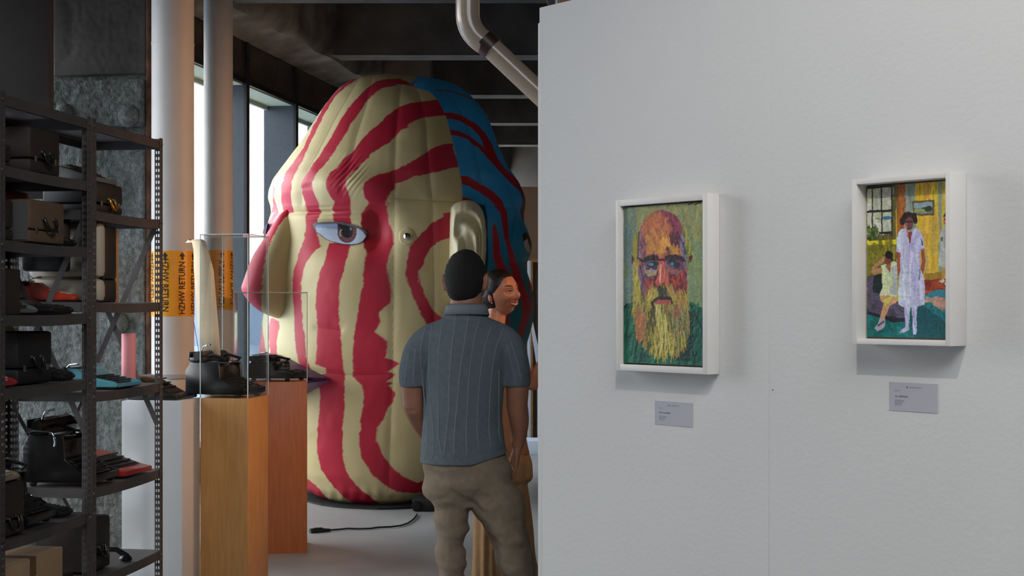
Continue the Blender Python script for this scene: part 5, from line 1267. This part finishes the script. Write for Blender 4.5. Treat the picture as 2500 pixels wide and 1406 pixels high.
for j in range(nr_+1):
    u = j/nr_
    for k in range(na):
        a = 2*math.pi*k/na; r0 = outl(a)
        x = ecx+math.cos(a)*r0*u; y = ecy+math.sin(a)*r0*u
        base = Yb-.20+.10*(x-1100)/90
        edge = math.sqrt(max(0, 1-u**6))
        h = .17*edge
        # helix rim, antihelix folds, concha
        right = max(0, math.cos(a+.5)) if math.sin(a) < .6 else max(0, math.cos(a))
        rt = max(0., min(1., (math.cos(a)+.55)*1.3)); up = 1 if math.sin(a) < .2 else rt
        rim = rt
        h += .05*math.exp(-((u-.82)/.09)**2)*rim-.05*math.exp(-((u-.64)/.07)**2)*rim
        h += .03*math.exp(-((u-.46)/.10)**2)*rt
        h -= .045*math.exp(-((x-1121)/12)**2-((y-566)/15)**2)
        fo = max(0, min(1, (y-575)/30))*(1-u**4)
        h -= .040*fo*math.exp(-((x-1131+(y-600)*.06)/4.5)**2)
        h += .03*fo*math.exp(-((x-1118)/8)**2)
        h += .004*math.sin(a*46)*math.exp(-((u-.88)/.08)**2)
        V.append(P(x, y, base+.16-h)-inf.location)
for k in range(na):
    a = 2*math.pi*k/na; r0 = outl(a); V.append(P(ecx+math.cos(a)*r0*.93, ecy+math.sin(a)*r0*.97, Yb+.25)-inf.location)
grid_mesh('ear', np.array([tuple(q) for q in V]), na, nr_+2, vmat('ear_cloth', .45, bump=.12, bscale=12), inf, wrap=True, cols=np.tile(np.array(lin((232, 222, 184))), (len(V), 1)))
# ground sheet and blower under it
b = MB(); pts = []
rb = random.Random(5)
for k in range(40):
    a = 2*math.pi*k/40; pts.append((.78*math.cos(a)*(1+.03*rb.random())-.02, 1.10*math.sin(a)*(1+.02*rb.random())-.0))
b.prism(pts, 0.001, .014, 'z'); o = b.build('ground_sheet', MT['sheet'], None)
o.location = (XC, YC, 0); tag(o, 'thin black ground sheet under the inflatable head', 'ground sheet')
t = empty('air_blower', P(1035, 1256, 10.9), 0, 'black air blower box at the foot of the inflatable head', 'blower'); t.location.z = .001
MB().box(-.09, .26, -.02, .20, 0, .10).build('blower_case', MT['sheet'], t, bevel=.02)
MB().cyl((-.06, -.03, .05), (-.06, -.02, .05), .035).build('blower_inlet', MT['blkm'], t)
# power cord with connector
pts = [P(x, y, 1) for x, y in ((1014, 1264), (1009, 1271), (996, 1280), (978, 1286), (955, 1289), (925, 1290), (905, 1293), (875, 1294), (850, 1293), (830, 1295), (806, 1297))]
wp = []
for x, y in ((1018, 1258), (1014, 1265), (1009, 1271), (996, 1280), (978, 1286), (955, 1289), (925, 1290), (905, 1293), (875, 1294), (850, 1293), (830, 1295), (806, 1297)):
    Yg = H*F/(y-CY); q = P(x, y, Yg); q.z = .009; wp.append(q)
t = empty('power_cord', wp[-1]*1, 0, 'black power cord with a green connector on the concrete floor', 'cord'); t.location.z = 0
off = Vector(t.location); MB().tube([q-off for q in wp], .0062, 8).build('cable', MT['cord'], t, smooth='auto')
dq = (wp[-1]-wp[-2]).normalized(); a0 = wp[-1]-off
MB().tube([a0, a0+dq*.03, a0+dq*.05, a0+dq*.09, a0+dq*.095, a0+dq*.15], [.010, .014, .018, .020, .024, .022], 12).build('plug', M_('green_black_plastic', (26, 40, 34), .45), t, smooth='auto')
MB().tube([a0+dq*.06+Vector((0, 0, .016)), a0+dq*.12+Vector((0, 0, .018))], .008, 8).build('switch', MT['cord'], t)
# ---------------- people ----------------
def head_shape(hw=.074, hd=.096, hh=.113, female=False, smile=0.):
    """closed head surface; local: face looks to -y, x to its left, origin at head centre"""
    nu, nv = 120, 90; V = []
    for j in range(nv+1):
        ph = math.pi*j/nv
        for i in range(nu):
            a = 2*math.pi*i/nu
            sx_, sy_, sz_ = math.sin(ph)*math.cos(a), math.sin(ph)*math.sin(a), math.cos(ph)
            x = hw*math.copysign(abs(sx_)**.92, sx_); y = hd*math.copysign(abs(sy_)**.95, sy_); z = hh*sz_
            f = max(0, -sy_)
            low = max(0, -z/hh)
            x *= 1-.34*low**1.6
            if sy_ > 0: y *= 1-.30*low**1.3; 
            else: y *= 1-.10*low**2+.02*low
            if sy_ > 0: x *= 1+.03*(1-low)
            ex = abs(x)
            def gg(cx, cz, rx, rz): return math.exp(-((ex-cx)/rx)**2-((z-cz)/rz)**2)
            front = 1 if sy_ < -.15 else 0
            d = 0
            if front:
                d += .024*math.exp(-(x/.0115)**2-((z+.026)/.017)**2)+.012*math.exp(-(x/.008)**2-((z-.0)/.022)**2)
                d += .008*math.exp(-((ex-.012)/.007)**2-((z+.034)/.008)**2)
                d -= .011*gg(.031, .004, .017, .012)
                d += .005*gg(.030, .024, .022, .008)
                d += (.007+.006*smile)*gg(.042, -.030+.004*smile, .017, .017)
                d += .007*math.exp(-(x/.024)**2-((z+.058)/.012)**2)
                d -= .004*math.exp(-(x/.03)**2-((z+.078)/.007)**2)
                d += .010*math.exp(-(x/.02)**2-((z+.098)/.014)**2)
                d -= .004*smile*gg(.034, -.055, .006, .014)
            V.append((x, y-d, z))
    b = MB(); b.add(V, [(j*nu+i, j*nu+(i+1) % nu, (j+1)*nu+(i+1) % nu, (j+1)*nu+i) for j in range(nv) for i in range(nu)])
    return b
def xform(b, M):
    b.v = [tuple(M @ Vector(q)) for q in b.v]; return b
def ell(b, c, rx, ry, rz, M=None, n=20):
    V = []
    for j in range(n+1):
        ph = math.pi*j/n
        for i in range(n*2):
            a = math.pi*i/n; q = Vector((c[0]+rx*math.sin(ph)*math.cos(a), c[1]+ry*math.sin(ph)*math.sin(a), c[2]+rz*math.cos(ph))); V.append(M @ q if M else q)
    b.add(V, [(j*2*n+i, j*2*n+(i+1) % (2*n), (j+1)*2*n+(i+1) % (2*n), (j+1)*2*n+i) for j in range(n) for i in range(2*n)])
def limb(b, pts, rad, n=18, ref=(1, 0, 0)):
    """rounded closed tube; rad entries (a,b) with a along ref"""
    pts = [Vector(p) for p in pts]; rad = [r if hasattr(r, '__len__') else (r, r) for r in rad]
    P_, R2 = [pts[0]], [rad[0]]
    for i in range(len(pts)-1):
        for k in range(1, 5):
            t = k/4; P_.append(pts[i].lerp(pts[i+1], t)); R2.append(tuple(rad[i][q]*(1-t)+rad[i+1][q]*t for q in (0, 1)))
    for _ in range(2):
        P_ = [P_[0]]+[(P_[i-1]+P_[i]*2+P_[i+1])/4 for i in range(1, len(P_)-1)]+[P_[-1]]
        R2 = [R2[0]]+[tuple((R2[i-1][q]+2*R2[i][q]+R2[i+1][q])/4 for q in (0, 1)) for i in range(1, len(P_)-1)]+[R2[-1]]
    d0 = (P_[0]-P_[1]).normalized()*min(R2[0])*.5; d1 = (P_[-1]-P_[-2]).normalized()*min(R2[-1])*.5
    P_ = [P_[0]+d0]+P_+[P_[-1]+d1]; R2 = [tuple(q*.55 for q in R2[0])]+R2+[tuple(q*.55 for q in R2[-1])]
    b.tube(P_, R2, n, True, ref=ref)
def hand(b, wrist, dirv, palm, side, curl=.5, s=1.0):
    """palm, four fingers of different lengths and a thumb; palm = palm normal, side = towards the thumb"""
    d = Vector(dirv).normalized(); n_ = Vector(palm); n_ = (n_-d*n_.dot(d)).normalized(); sd_ = Vector(side); sd_ = (sd_-d*sd_.dot(d)-n_*sd_.dot(n_)).normalized(); w0 = Vector(wrist)
    limb(b, [w0, w0+d*.04*s, w0+d*.085*s], [(.026*s, .019*s), (.038*s, .016*s), (.040*s, .013*s)], ref=sd_)
    for k, (off, L_) in enumerate(((.029, .070), (.010, .078), (-.010, .073), (-.028, .058))):
        p = w0+d*.082*s+sd_*off*s; dd = (d+sd_*(off*1.5)).normalized(); pts = [p-d*.012*s, p]; a = 0
        for q in range(3):
            a += curl*(.45, .6, .5)[q]; p = p+(dd*math.cos(a)+n_*math.sin(a))*L_*s*(.45, .31, .24)[q]; pts.append(p)
        limb(b, pts, [.0095*s, .0095*s, .0088*s, .008*s, .0068*s], n=12, ref=n_)
    p = w0+d*.025*s+sd_*.026*s; dd = (d*.6+sd_*.75+n_*.25).normalized(); p1 = p+dd*.034*s; p2 = p1+(dd+d*.7).normalized()*.028*s; p3 = p2+(dd*.4+d+n_*.3).normalized()*.024*s
    limb(b, [w0+d*.015*s+sd_*.012*s, p, p1, p2, p3], [.014*s, .014*s, .012*s, .011*s, .009*s], n=12, ref=n_)
def on_face(hb, M, x, z, lift=0.):
    o = Vector((x, -.4, z)); h = hb.ray_cast(o, Vector((0, 1, 0)))
    p = h[0] if h[0] else Vector((x, -.09, z))
    return p+Vector((0, -lift, 0))
def face_strip(name, hb, M, pts, wd, m, parent, lift=.001, taper=True):
    """thin raised ribbon following the face: brows, lips, lashes"""
    b = MB(); P3 = [on_face(hb, M, x, z, lift) for x, z in pts]; n = len(P3)
    rad = [(wd*(math.sin(math.pi*(i+.6)/(n+.2)) if taper else 1)+.0004, .0014) for i in range(n)]
    b.tube([M @ q for q in P3], rad, 10, True, ref=tuple((M.to_3x3() @ Vector((0, 0, 1)))))
    return b.build(name, m, parent, smooth=True)
def dress_head(t, M, hb_shape, iris, browc, lipc, smile):
    me_v = [Vector(q) for q in hb_shape.v]; hb = BVHTree.FromPolygons(me_v, hb_shape.f)
    for s_ in (-1, 1):
        q = on_face(hb, M, s_*.031, .004); b = MB(); ell(b, (0, 0, 0), .0118, .0118, .0118, n=14)
        M2 = M @ Matrix.Translation(q+Vector((0, .0070, 0))); xform(b, M2); e = b.build('eye', M_('eye_white', (200, 196, 190), .25), t, smooth=True)
        b = MB(); ell(b, (0, -.0070, 0), .0056, .0056, .0056, n=10); xform(b, M2); b.build('iris', iris, e, smooth=True)
        # lids
        face_strip('upper_lid', hb, M, [(s_*(.031+dx), .004+.0075*(1-(dx/.017)**2)-.001*(dx/.017)) for dx in np.linspace(-.017, .017, 9)], .0030, t['skin_m'] if False else SKIN[0], t, .0025)
        face_strip('lashes', hb, M, [(s_*(.031+dx), .004+.0050*(1-(dx/.017)**2)) for dx in np.linspace(-.017, .019, 9)], .0012, browc, t, .0045)
        face_strip('lower_lid', hb, M, [(s_*(.031+dx), .004-.0062*(1-(dx/.016)**2)) for dx in np.linspace(-.016, .016, 9)], .0022, SKIN[0], t, .0018)
        face_strip('eyebrow', hb, M, [(s_*(.014+.036*k/8), .024+.008*math.sin(math.pi*min(1, k/8*1.0)*.75)) for k in range(9)], .0026, browc, t, .001)
        b = MB(); ell(b, (s_*.011, 0, 0), .0040, .0035, .0025, n=8); qn = on_face(hb, M, s_*.010, -.040); xform(b, M @ Matrix.Translation((0, qn.y+.002, -.0405))); b.build('nostril', MT['rubber'], t, smooth=True)
    wdm = .024+.006*smile; up = .006*smile
    top = [(x, -.054+up*(x/wdm)**2-.0015*abs(math.cos(x/wdm*1.5))) for x in np.linspace(-wdm, wdm, 11)]
    bot = [(x, -.060-.010*smile*(1-(x/wdm)**2)+up*(x/wdm)**2) for x in np.linspace(-wdm, wdm, 11)]
    if smile:
        th_ = [(x, -.0585-.004*smile*(1-(x/wdm)**2)+up*(x/wdm)**2) for x in np.linspace(-wdm*.9, wdm*.9, 11)]
        face_strip('mouth_interior', hb, M, th_, .0065, MT['rubber'], t, .0008)
        face_strip('teeth', hb, M, [(x, z+.0004) for x, z in th_], .0056, M_('teeth', (220, 206, 190), .3), t, .0022)
    face_strip('upper_lip', hb, M, top, .0038, lipc, t, .003)
    face_strip('lower_lip', hb, M, bot, .0050, lipc, t, .0035)
    return hb
def sss(m, w_=.12):
    b = m.node_tree.nodes['Principled BSDF']; b.inputs['Subsurface Weight'].default_value = w_; b.inputs['Subsurface Radius'].default_value = (1, .35, .2); b.inputs['Subsurface Scale'].default_value = .01
    return m
SKIN = [None]
def ear_geo(b, M, s_, hw=.074):
    ell(b, (s_*(hw+.006), .012, -.004), .012, .018, .034, M @ Matrix.Rotation(s_*.0, 4, 'Z'), 12)
    ell(b, (s_*(hw+.013), .020, .008), .008, .014, .022, M, 10)

# ---- man from behind ----
YM = 5.5; KM = F/YM
def m(px, py, dy=0.):
    q = P(px, py, YM); q.y = dy; q.x -= xat(1150, YM); return q
mt = empty('person', (xat(1150, YM), YM, 0), 0, 'man seen from behind in blue grey ribbed shirt and khaki trousers', 'person')
skin_m = sss(M_('skin_man', (176, 122, 98), .5, var=.06, vscale=30, bump=.04, bscale=120)); SKIN[0] = skin_m
hM = Matrix.Translation(m(1138, 688, -.0)+Vector((0, .02, 0))) @ Matrix.Rotation(R(180-14), 4, 'Z') @ Matrix.Rotation(R(5), 4, 'X')
hs = head_shape(.076, .098, .116); bb = MB()
hs_w = head_shape(.076, .098, .116); xform(hs_w, hM); bb.add(hs_w.v, hs_w.f)
for s_ in (-1, 1): ear_geo(bb, hM, s_, .075)
limb(bb, [m(1138, 690, .03), m(1139, 722, .005), m(1138, 745, -.005), m(1136, 790, .0)], [.056, .060, .062, .070])      # neck
limb(bb, [m(1136, 778), m(1137, 830), m(1136, 900), m(1132, 980), m(1132, 1060), m(1136, 1110), m(1140, 1150), m(1142, 1180)],
     [(.07, .05), (.135, .07), (.135, .085), (.125, .085), (.125, .08), (.13, .09), (.135, .10), (.11, .08)])
LS, RS = m(1032, 822), m(1245, 826)
limb(bb, [m(1075, 828), m(1040, 836), m(1010, 872, .0), m(1005, 935, .02), m(1008, 995, .03)], [.045, .045, .045, .045, .040])
limb(bb, [m(1008, 992, .03), m(1022, 1035, .09), m(1044, 1080, .15), m(1052, 1105, .16)], [.041, .038, .030, .026])
limb(bb, [m(1200, 830), m(1236, 838), m(1258, 874, .0), m(1264, 935, .01), m(1262, 1000, .02)], [.045, .045, .046, .046, .041])
limb(bb, [m(1263, 995, .02), m(1268, 1030, .03), m(1268, 1068, .045), m(1262, 1092, .05)], [.042, .040, .029, .026], ref=(1, 0, 0))
hand(bb, m(1263, 1088, .05), (-.08, .10, -1), (-1, 0, 0), (0, 1, 0), .35, 1.0)
hand(bb, m(1052, 1100, .16), (.25, .10, -1), (1, 0, 0), (0, 1, 0), .35, 1.0)
for s_, hip, knee, ank in ((-1, m(1098, 1200), m(1100, 1430, .0), m(1104, 1690, .04)), (1, m(1190, 1200), m(1268, 1430, .0), m(1290, 1690, .03))):
    limb(bb, [hip, hip.lerp(knee, .5), knee, knee.lerp(ank, .4)+Vector((0, .02, 0)), ank], [.066, .050, .042, .040, .032])
    limb(bb, [ank+Vector((0, .03, -.03)), ank+Vector((0, -.06, -.065)), ank+Vector((0, -.15, -.07))], [(.034, .034), (.040, .026), (.036, .016)]) if False else \
    limb(bb, [ank+Vector((0, -.04, -.045)), ank+Vector((0, .06, -.055)), ank+Vector((0, .16, -.062))], [(.032, .030), (.040, .026), (.036, .016)])
organic('body', bb, .0048, skin_m, mt, 5)
dress_head(mt, hM, hs, M_('brown_iris', (60, 40, 28), .2), M_('dark_brow', (30, 24, 20), .8), M_('lips_man', (150, 92, 84), .5), 0.)
# hair
hair_m = M_('short_dark_hair', (26, 23, 21), .75, var=.35, vscale=160, bump=.5, bscale=400)
b = MB(); ell(b, (0, .012, .018), .0805, .099, .1085, hM, 22); ell(b, (0, .036, -.030), .066, .070, .060, hM, 18)
organic('hair', b, .0048, hair_m, mt, 3, noise=lambda c: .0012*vnoise(c[:, 0]*180, c[:, 2]*150, 3))
# shirt
b = MB()
limb(b, [m(1138, 776, .0), m(1138, 800, .0), m(1138, 830), m(1137, 870), m(1134, 920), m(1131, 980), m(1130, 1040), m(1131, 1090), m(1132, 1128)],
     [(.095, .07), (.148, .095), (.166, .114), (.164, .122), (.156, .126), (.152, .124), (.155, .124), (.163, .132), (.170, .136)], n=40)
limb(b, [m(1138, 750, .0), m(1138, 768, .0), m(1138, 790, .0)], [(.068, .066), (.076, .072), (.10, .08)], n=30)
limb(b, [m(1096, 806), m(1046, 830, .0), m(1016, 866, .005), m(1006, 905, .01), m(1006, 941, .015)], [.05, .060, .058, .053, .050], n=24)
limb(b, [m(1180, 806), m(1232, 830, .0), m(1252, 866, .005), m(1261, 905, .01), m(1262, 941, .012)], [.05, .062, .061, .056, .053], n=24)
shirt_m = M_('ribbed_knit', (112, 124, 133), .9, var=.08, vscale=60, bump=.35, bscale=350)
def wr(c):
    return .005*vnoise(c[:, 0]*9+c[:, 2]*7, c[:, 2]*6-c[:, 0]*4, 3)+.003*vnoise(c[:, 0]*20-c[:, 2]*15, c[:, 2]*13, 5)
shirt = organic('shirt', b, .0065, shirt_m, mt, 3, noise=wr)
zc_, zh_ = m(0, 944).z, m(0, 1127).z; xl_, xr_ = m(1038, 0).x, m(1230, 0).x
for v in shirt.data.vertices:
    c = v.co
    if (c.x < xl_ or c.x > xr_) and zc_-.12 < c.z < zc_: c.z = zc_+(c.z-zc_)*.08
    zq = zh_+max(0, c.x-m(1150, 0).x)*.30
    if c.z < zq: c.z = zq+(c.z-zq)*.08
shirt.data.update()
sb = bvh_of(shirt)
rib_m = M_('raised_knit_rib', (134, 143, 150), .9, bump=.2, bscale=400)
RIBS = [[(1040, 800), (1026, 850), (1030, 920), (1042, 1000), (1048, 1060), (1040, 1118)], [(1058, 785), (1050, 840), (1048, 920), (1056, 1000), (1064, 1060), (1060, 1112)], [(1084, 775), (1075, 840), (1070, 920), (1075, 1000), (1072, 1060), (1085, 1108)],
        [(1115, 766), (1108, 830), (1100, 920), (1100, 1000), (1092, 1060), (1088, 1105)], [(1145, 768), (1138, 830), (1125, 900), (1120, 980), (1112, 1050), (1112, 1105)], [(1175, 768), (1160, 820), (1148, 900), (1144, 980), (1140, 1050), (1143, 1106)],
        [(1206, 780), (1184, 840), (1174, 910), (1168, 980), (1166, 1050), (1172, 1095)], [(1232, 796), (1212, 840), (1200, 910), (1196, 980), (1194, 1050), (1200, 1085)], [(1218, 900), (1218, 980), (1217, 1050), (1224, 1080)],
        [(1000, 860), (993, 900), (990, 936)], [(1016, 850), (1012, 900), (1010, 940)], [(1246, 830), (1262, 880), (1274, 930)], [(1236, 838), (1250, 890), (1258, 936)]]
for rb_ in RIBS:
    pts = []
    for i in range(len(rb_)-1):
        for k in range(6):
            t_ = k/6; pts.append((rb_[i][0]+(rb_[i+1][0]-rb_[i][0])*t_, rb_[i][1]+(rb_[i+1][1]-rb_[i][1])*t_))
    pts.append(rb_[-1]); P3 = []
    for _ in range(10): pts = [pts[0]]+[((pts[i-1][0]+2*pts[i][0]+pts[i+1][0])/4, pts[i][1]) for i in range(1, len(pts)-1)]+[pts[-1]]
    for x, y in pts:
        q = m(x, y, 0)
        h = sb.ray_cast(Vector((q.x, -.6, q.z)), Vector((0, 1, 0)))
        if h[0]: P3.append(h[0]+Vector((0, .0008, 0)))
    if len(P3) > 3:
        b = MB(); b.tube(P3, .0030, 7); b.build('knit_rib', rib_m, shirt, smooth=True)
# hem, cuffs, collar
def band(name, bvh_, ctr, zc, hh, rr, tilt=0., lift=.002):
    V = []; n = 64
    for dz, l_ in ((-hh, lift*.3), (-hh, lift), (0, lift*1.4), (hh, lift), (hh, lift*.3)):
        for k in range(n):
            a = 2*math.pi*k/n; d = Vector((math.cos(a), math.sin(a), 0)); o = Vector((ctr[0], ctr[1], zc+dz*.96+tilt*math.cos(a)))
            h = bvh_.ray_cast(o+d*.0, d); p = h[0] if h[0] else o+d*rr
            p = p+d*l_; V.append((p.x, p.y, zc+dz+tilt*math.cos(a)))
    b = MB(); b.add(V, [(j*n+k, j*n+(k+1) % n, (j+1)*n+(k+1) % n, (j+1)*n+k) for j in range(4) for k in range(n)])
    return b.build(name, rib_m if name != 'hem' else shirt_m, shirt, smooth=True)
c0 = m(1131, 1118)

# collar
V = []; n = 48; cc = m(1139, 762)
for r_, dz in ((.062, -.004), (.066, .022), (.070, .030), (.078, .022), (.086, -.010), (.080, -.012)):
    for k in range(n):
        a = 2*math.pi*k/n; V.append((cc.x+r_*1.03*math.cos(a), r_*.98*math.sin(a), cc.z+dz-.02*max(0, math.sin(a))+.004*math.sin(a)*(-1)))
b = MB(); b.add(V, [(j*n+k, j*n+(k+1) % n, ((j+1) % 6)*n+(k+1) % n, ((j+1) % 6)*n+k) for j in range(6) for k in range(n)])
b.build('collar', rib_m, shirt, smooth=True)
# trousers
b = MB()
limb(b, [m(1136, 1108), m(1140, 1150), m(1146, 1180), m(1150, 1196)], [(.158, .118), (.172, .130), (.178, .135), (.16, .12)], n=40)
limb(b, [m(1099, 1175), m(1101, 1235), m(1100, 1300), m(1101, 1400), m(1103, 1500), m(1104, 1600), m(1105, 1700)], [(.090, .11), (.069, .10), (.060, .088), (.054, .076), (.054, .072), (.054, .07), (.054, .07)], n=30)
limb(b, [m(1186, 1175), m(1213, 1225), m(1233, 1265), m(1246, 1310), m(1268, 1406), m(1280, 1500), m(1290, 1600), m(1294, 1700)], [(.105, .12), (.098, .11), (.083, .10), (.074, .09), (.068, .08), (.058, .072), (.055, .07), (.055, .07)], n=30)
khaki = M_('khaki_cotton', (152, 136, 117), .9, var=.07, vscale=50, bump=.15, bscale=400)
def wt(c):
    return .010*vnoise(c[:, 0]*7+c[:, 2]*13, c[:, 2]*18-c[:, 0]*8, 13)+.0075*vnoise(c[:, 0]*14, c[:, 2]*34+c[:, 0]*20, 15)+.002*vnoise(c[:, 0]*50, c[:, 2]*60, 17)
tr = organic('trousers', b, .0065, khaki, mt, 4, noise=wt)
for s_, ank in ((-1, m(1104, 1690, .04)), (1, m(1292, 1690, .03))):
    b = MB(); limb(b, [ank+Vector((0, -.05, -.035)), ank+Vector((0, .05, -.045)), ank+Vector((0, .17, -.055))], [(.042, .042), (.050, .040), (.044, .026)])
    sh = organic('shoe', b, .005, M_('white_canvas_shoe', (170, 166, 158), .7), mt, 4)
    zmin = min(v.co.z for v in sh.data.vertices)
    for v in sh.data.vertices: v.co.z = max(v.co.z-zmin*0, .006)
    MB().box(ank.x-.045, ank.x+.045, ank.y-.095, ank.y+.20, 0.0, .018).build('sole', MT['rubber'], sh, bevel=.015)

# ---- smiling woman ----
YW = 6.9; KW = F/YW
WX = xat(1225, YW)
def w_(px, py, dy=0.):
    q = P(px, py, YW); q.y = dy; q.x -= WX; return q
wt_ = empty('person', (WX, YW, 0), 0, 'smiling woman with dark tied back hair facing right behind the man', 'person')
skin_w = sss(M_('skin_woman', (188, 122, 92), .38, var=.04, vscale=30, bump=.03, bscale=120), .1); SKIN[0] = skin_w
sc_ = .98
wM = Matrix.Translation(w_(1223, 715, 0)) @ Matrix.Rotation(R(50), 4, 'Z') @ Matrix.Rotation(R(-8), 4, 'Y') @ Matrix.Rotation(R(-5), 4, 'X') @ Matrix.Scale(sc_, 4)
hsw = head_shape(.074, .094, .110, True, 1.); bb = MB(); q = head_shape(.074, .094, .110, True, 1.); xform(q, wM); bb.add(q.v, q.f)
for s_ in (-1, 1): ell(bb, (s_*.0745, .012, -.012), .008, .013, .026, wM, 12)
limb(bb, [w_(1215, 735, .02), w_(1214, 762, .015), w_(1208, 792, .0), w_(1204, 815)], [.046, .046, .049, .06])
limb(bb, [w_(1206, 815), w_(1210, 850), w_(1212, 920), w_(1214, 1000), w_(1216, 1060), w_(1218, 1130), w_(1220, 1170)], [(.07, .06), (.115, .09), (.13, .105), (.105, .09), (.12, .10), (.145, .13), (.12, .11)])
S_L = w_(1240, 832, .02); E_L = w_(1297, 940, -.02); H_L = w_(1338, 862, -.10)
limb(bb, [w_(1225, 815), S_L, S_L.lerp(E_L, .5), E_L], [.045, .042, .038, .034])
limb(bb, [E_L, E_L.lerp(H_L, .4), H_L], [.035, .034, .024])
hand(bb, H_L, (H_L-E_L), (-.3, .8, .3), (-.5, 0, .8), .7, .92)
S_R = w_(1165, 822, -.02); E_R = w_(1158, 945, -.02); H_R = w_(1190, 1020, -.17)
limb(bb, [w_(1195, 815), S_R, S_R.lerp(E_R, .5), E_R], [.055, .048, .040, .034])
limb(bb, [E_R, E_R.lerp(H_R, .5), H_R], [.035, .033, .023])
hand(bb, H_R, (H_R-E_R), (.6, .4, -.2), (0, -1, .3), .8, .92)
for hx, kx, ax in ((1200, 1200, 1196), (1240, 1262, 1285)):
    hip, knee, ank = w_(hx, 1150), w_(kx, 1330, -.0), w_(ax, 1500, .03)
    limb(bb, [hip, hip.lerp(knee, .5), knee, knee.lerp(ank, .4), ank], [.082, .070, .05, .05, .032])
    limb(bb, [ank+Vector((-.02, 0, -.035)), ank+Vector((.06, -.03, -.05)), ank+Vector((.13, -.07, -.055))], [(.028, .028), (.036, .024), (.03, .014)])
organic('body', bb, .0042, skin_w, wt_, 4)
lipw = M_('lips_woman', (168, 62, 56), .35)
dress_head(wt_, wM, hsw, M_('dark_iris', (44, 28, 20), .15), M_('black_brow', (24, 16, 14), .7), lipw, 1.)
hw_m = M_('long_black_hair', (20, 15, 14), .4, var=.4, vscale=90, stretch=(1, 1, .2), bump=.15, bscale=200)
b = MB(); ell(b, (0, .010, .028), .0785, .0925, .0940, wM, 22); ell(b, (0, .030, .006), .0830, .0890, .1000, wM, 22); ell(b, (0, .055, -.020), .062, .058, .060, wM, 16)
ell(b, (0, .112, -.018), .036, .036, .036, wM, 14)
limb(b, [wM @ Vector((0, .115, -.03)), wM @ Vector((.0, .125, -.09)), wM @ Vector((.0, .105, -.16)), wM @ Vector((0, .09, -.22))], [.030, .030, .024, .010])
organic('hair', b, .0035, hw_m, wt_, 6, noise=lambda c: .0004*vnoise(c[:, 0]*60, c[:, 2]*160, 3))
b = MB(); ell(b, (-.0735, .004, -.040), .0042, .0042, .0042, wM, 8); ell(b, (.0735, .004, -.040), .0042, .0042, .0042, wM, 8); b.build('earrings', MT['chrome'], wt_, smooth=True)
# sleeveless tan top and wide pleated trousers
b = MB(); limb(b, [w_(1207, 836), w_(1211, 864), w_(1213, 920), w_(1215, 1000), w_(1217, 1060), w_(1219, 1110)], [(.10, .088), (.146, .112), (.142, .118), (.122, .106), (.132, .114), (.15, .135)], n=36)
topm = M_('tan_top', (148, 108, 78), .85, var=.05, bump=.2, bscale=300)
organic('top', b, .006, topm, wt_, 4, noise=lambda c: .004*vnoise(c[:, 0]*16, c[:, 2]*9, 3))
b = MB()
limb(b, [w_(1219, 1085), w_(1221, 1130), w_(1224, 1170)], [(.13, .12), (.155, .145), (.155, .145)], n=36)
limb(b, [w_(1200, 1140), w_(1200, 1230), w_(1200, 1330), w_(1196, 1430), w_(1190, 1515)], [(.085, .12), (.085, .115), (.088, .115), (.095, .12), (.105, .13)], n=36)
limb(b, [w_(1243, 1140), w_(1250, 1230), w_(1262, 1330), w_(1276, 1430), w_(1288, 1515)], [(.085, .12), (.085, .115), (.086, .115), (.092, .12), (.105, .13)], n=36)
pant = M_('sand_linen', (168, 130, 88), .85, var=.06, vscale=40, bump=.2, bscale=300)
organic('wide_trousers', b, .006, pant, wt_, 3, noise=lambda c: .0045*np.sin(c[:, 0]*150+2*vnoise(c[:, 0]*6, c[:, 2]*3, 4))*np.clip((1.0-c[:, 2])/.3, 0, 1)+.004*vnoise(c[:, 0]*14, c[:, 2]*6, 9))
for ax in (1196, 1285):
    ank = w_(ax, 1500, .03); MB().box(-.0, .17, -.04, .04, 0.0, .02).build('sandal', MT['brncase'], wt_, bevel=.008).location = (ank.x-.04, ank.y-.03, 0)
# watch on the raised wrist
b = MB(); dW = (H_L-E_L).normalized(); q = H_L-dW*.02; b.tube([q-dW*.010, q+dW*.010], .0275, 24); b.build('watch_strap', MT['blk'], wt_, smooth='auto')
b = MB(); b.tube([q+Vector((-.012, -.024, -.004)), q+Vector((-.014, -.031, -.005))], .014, 18); b.build('watch_case', MT['brass'], wt_, smooth='auto')
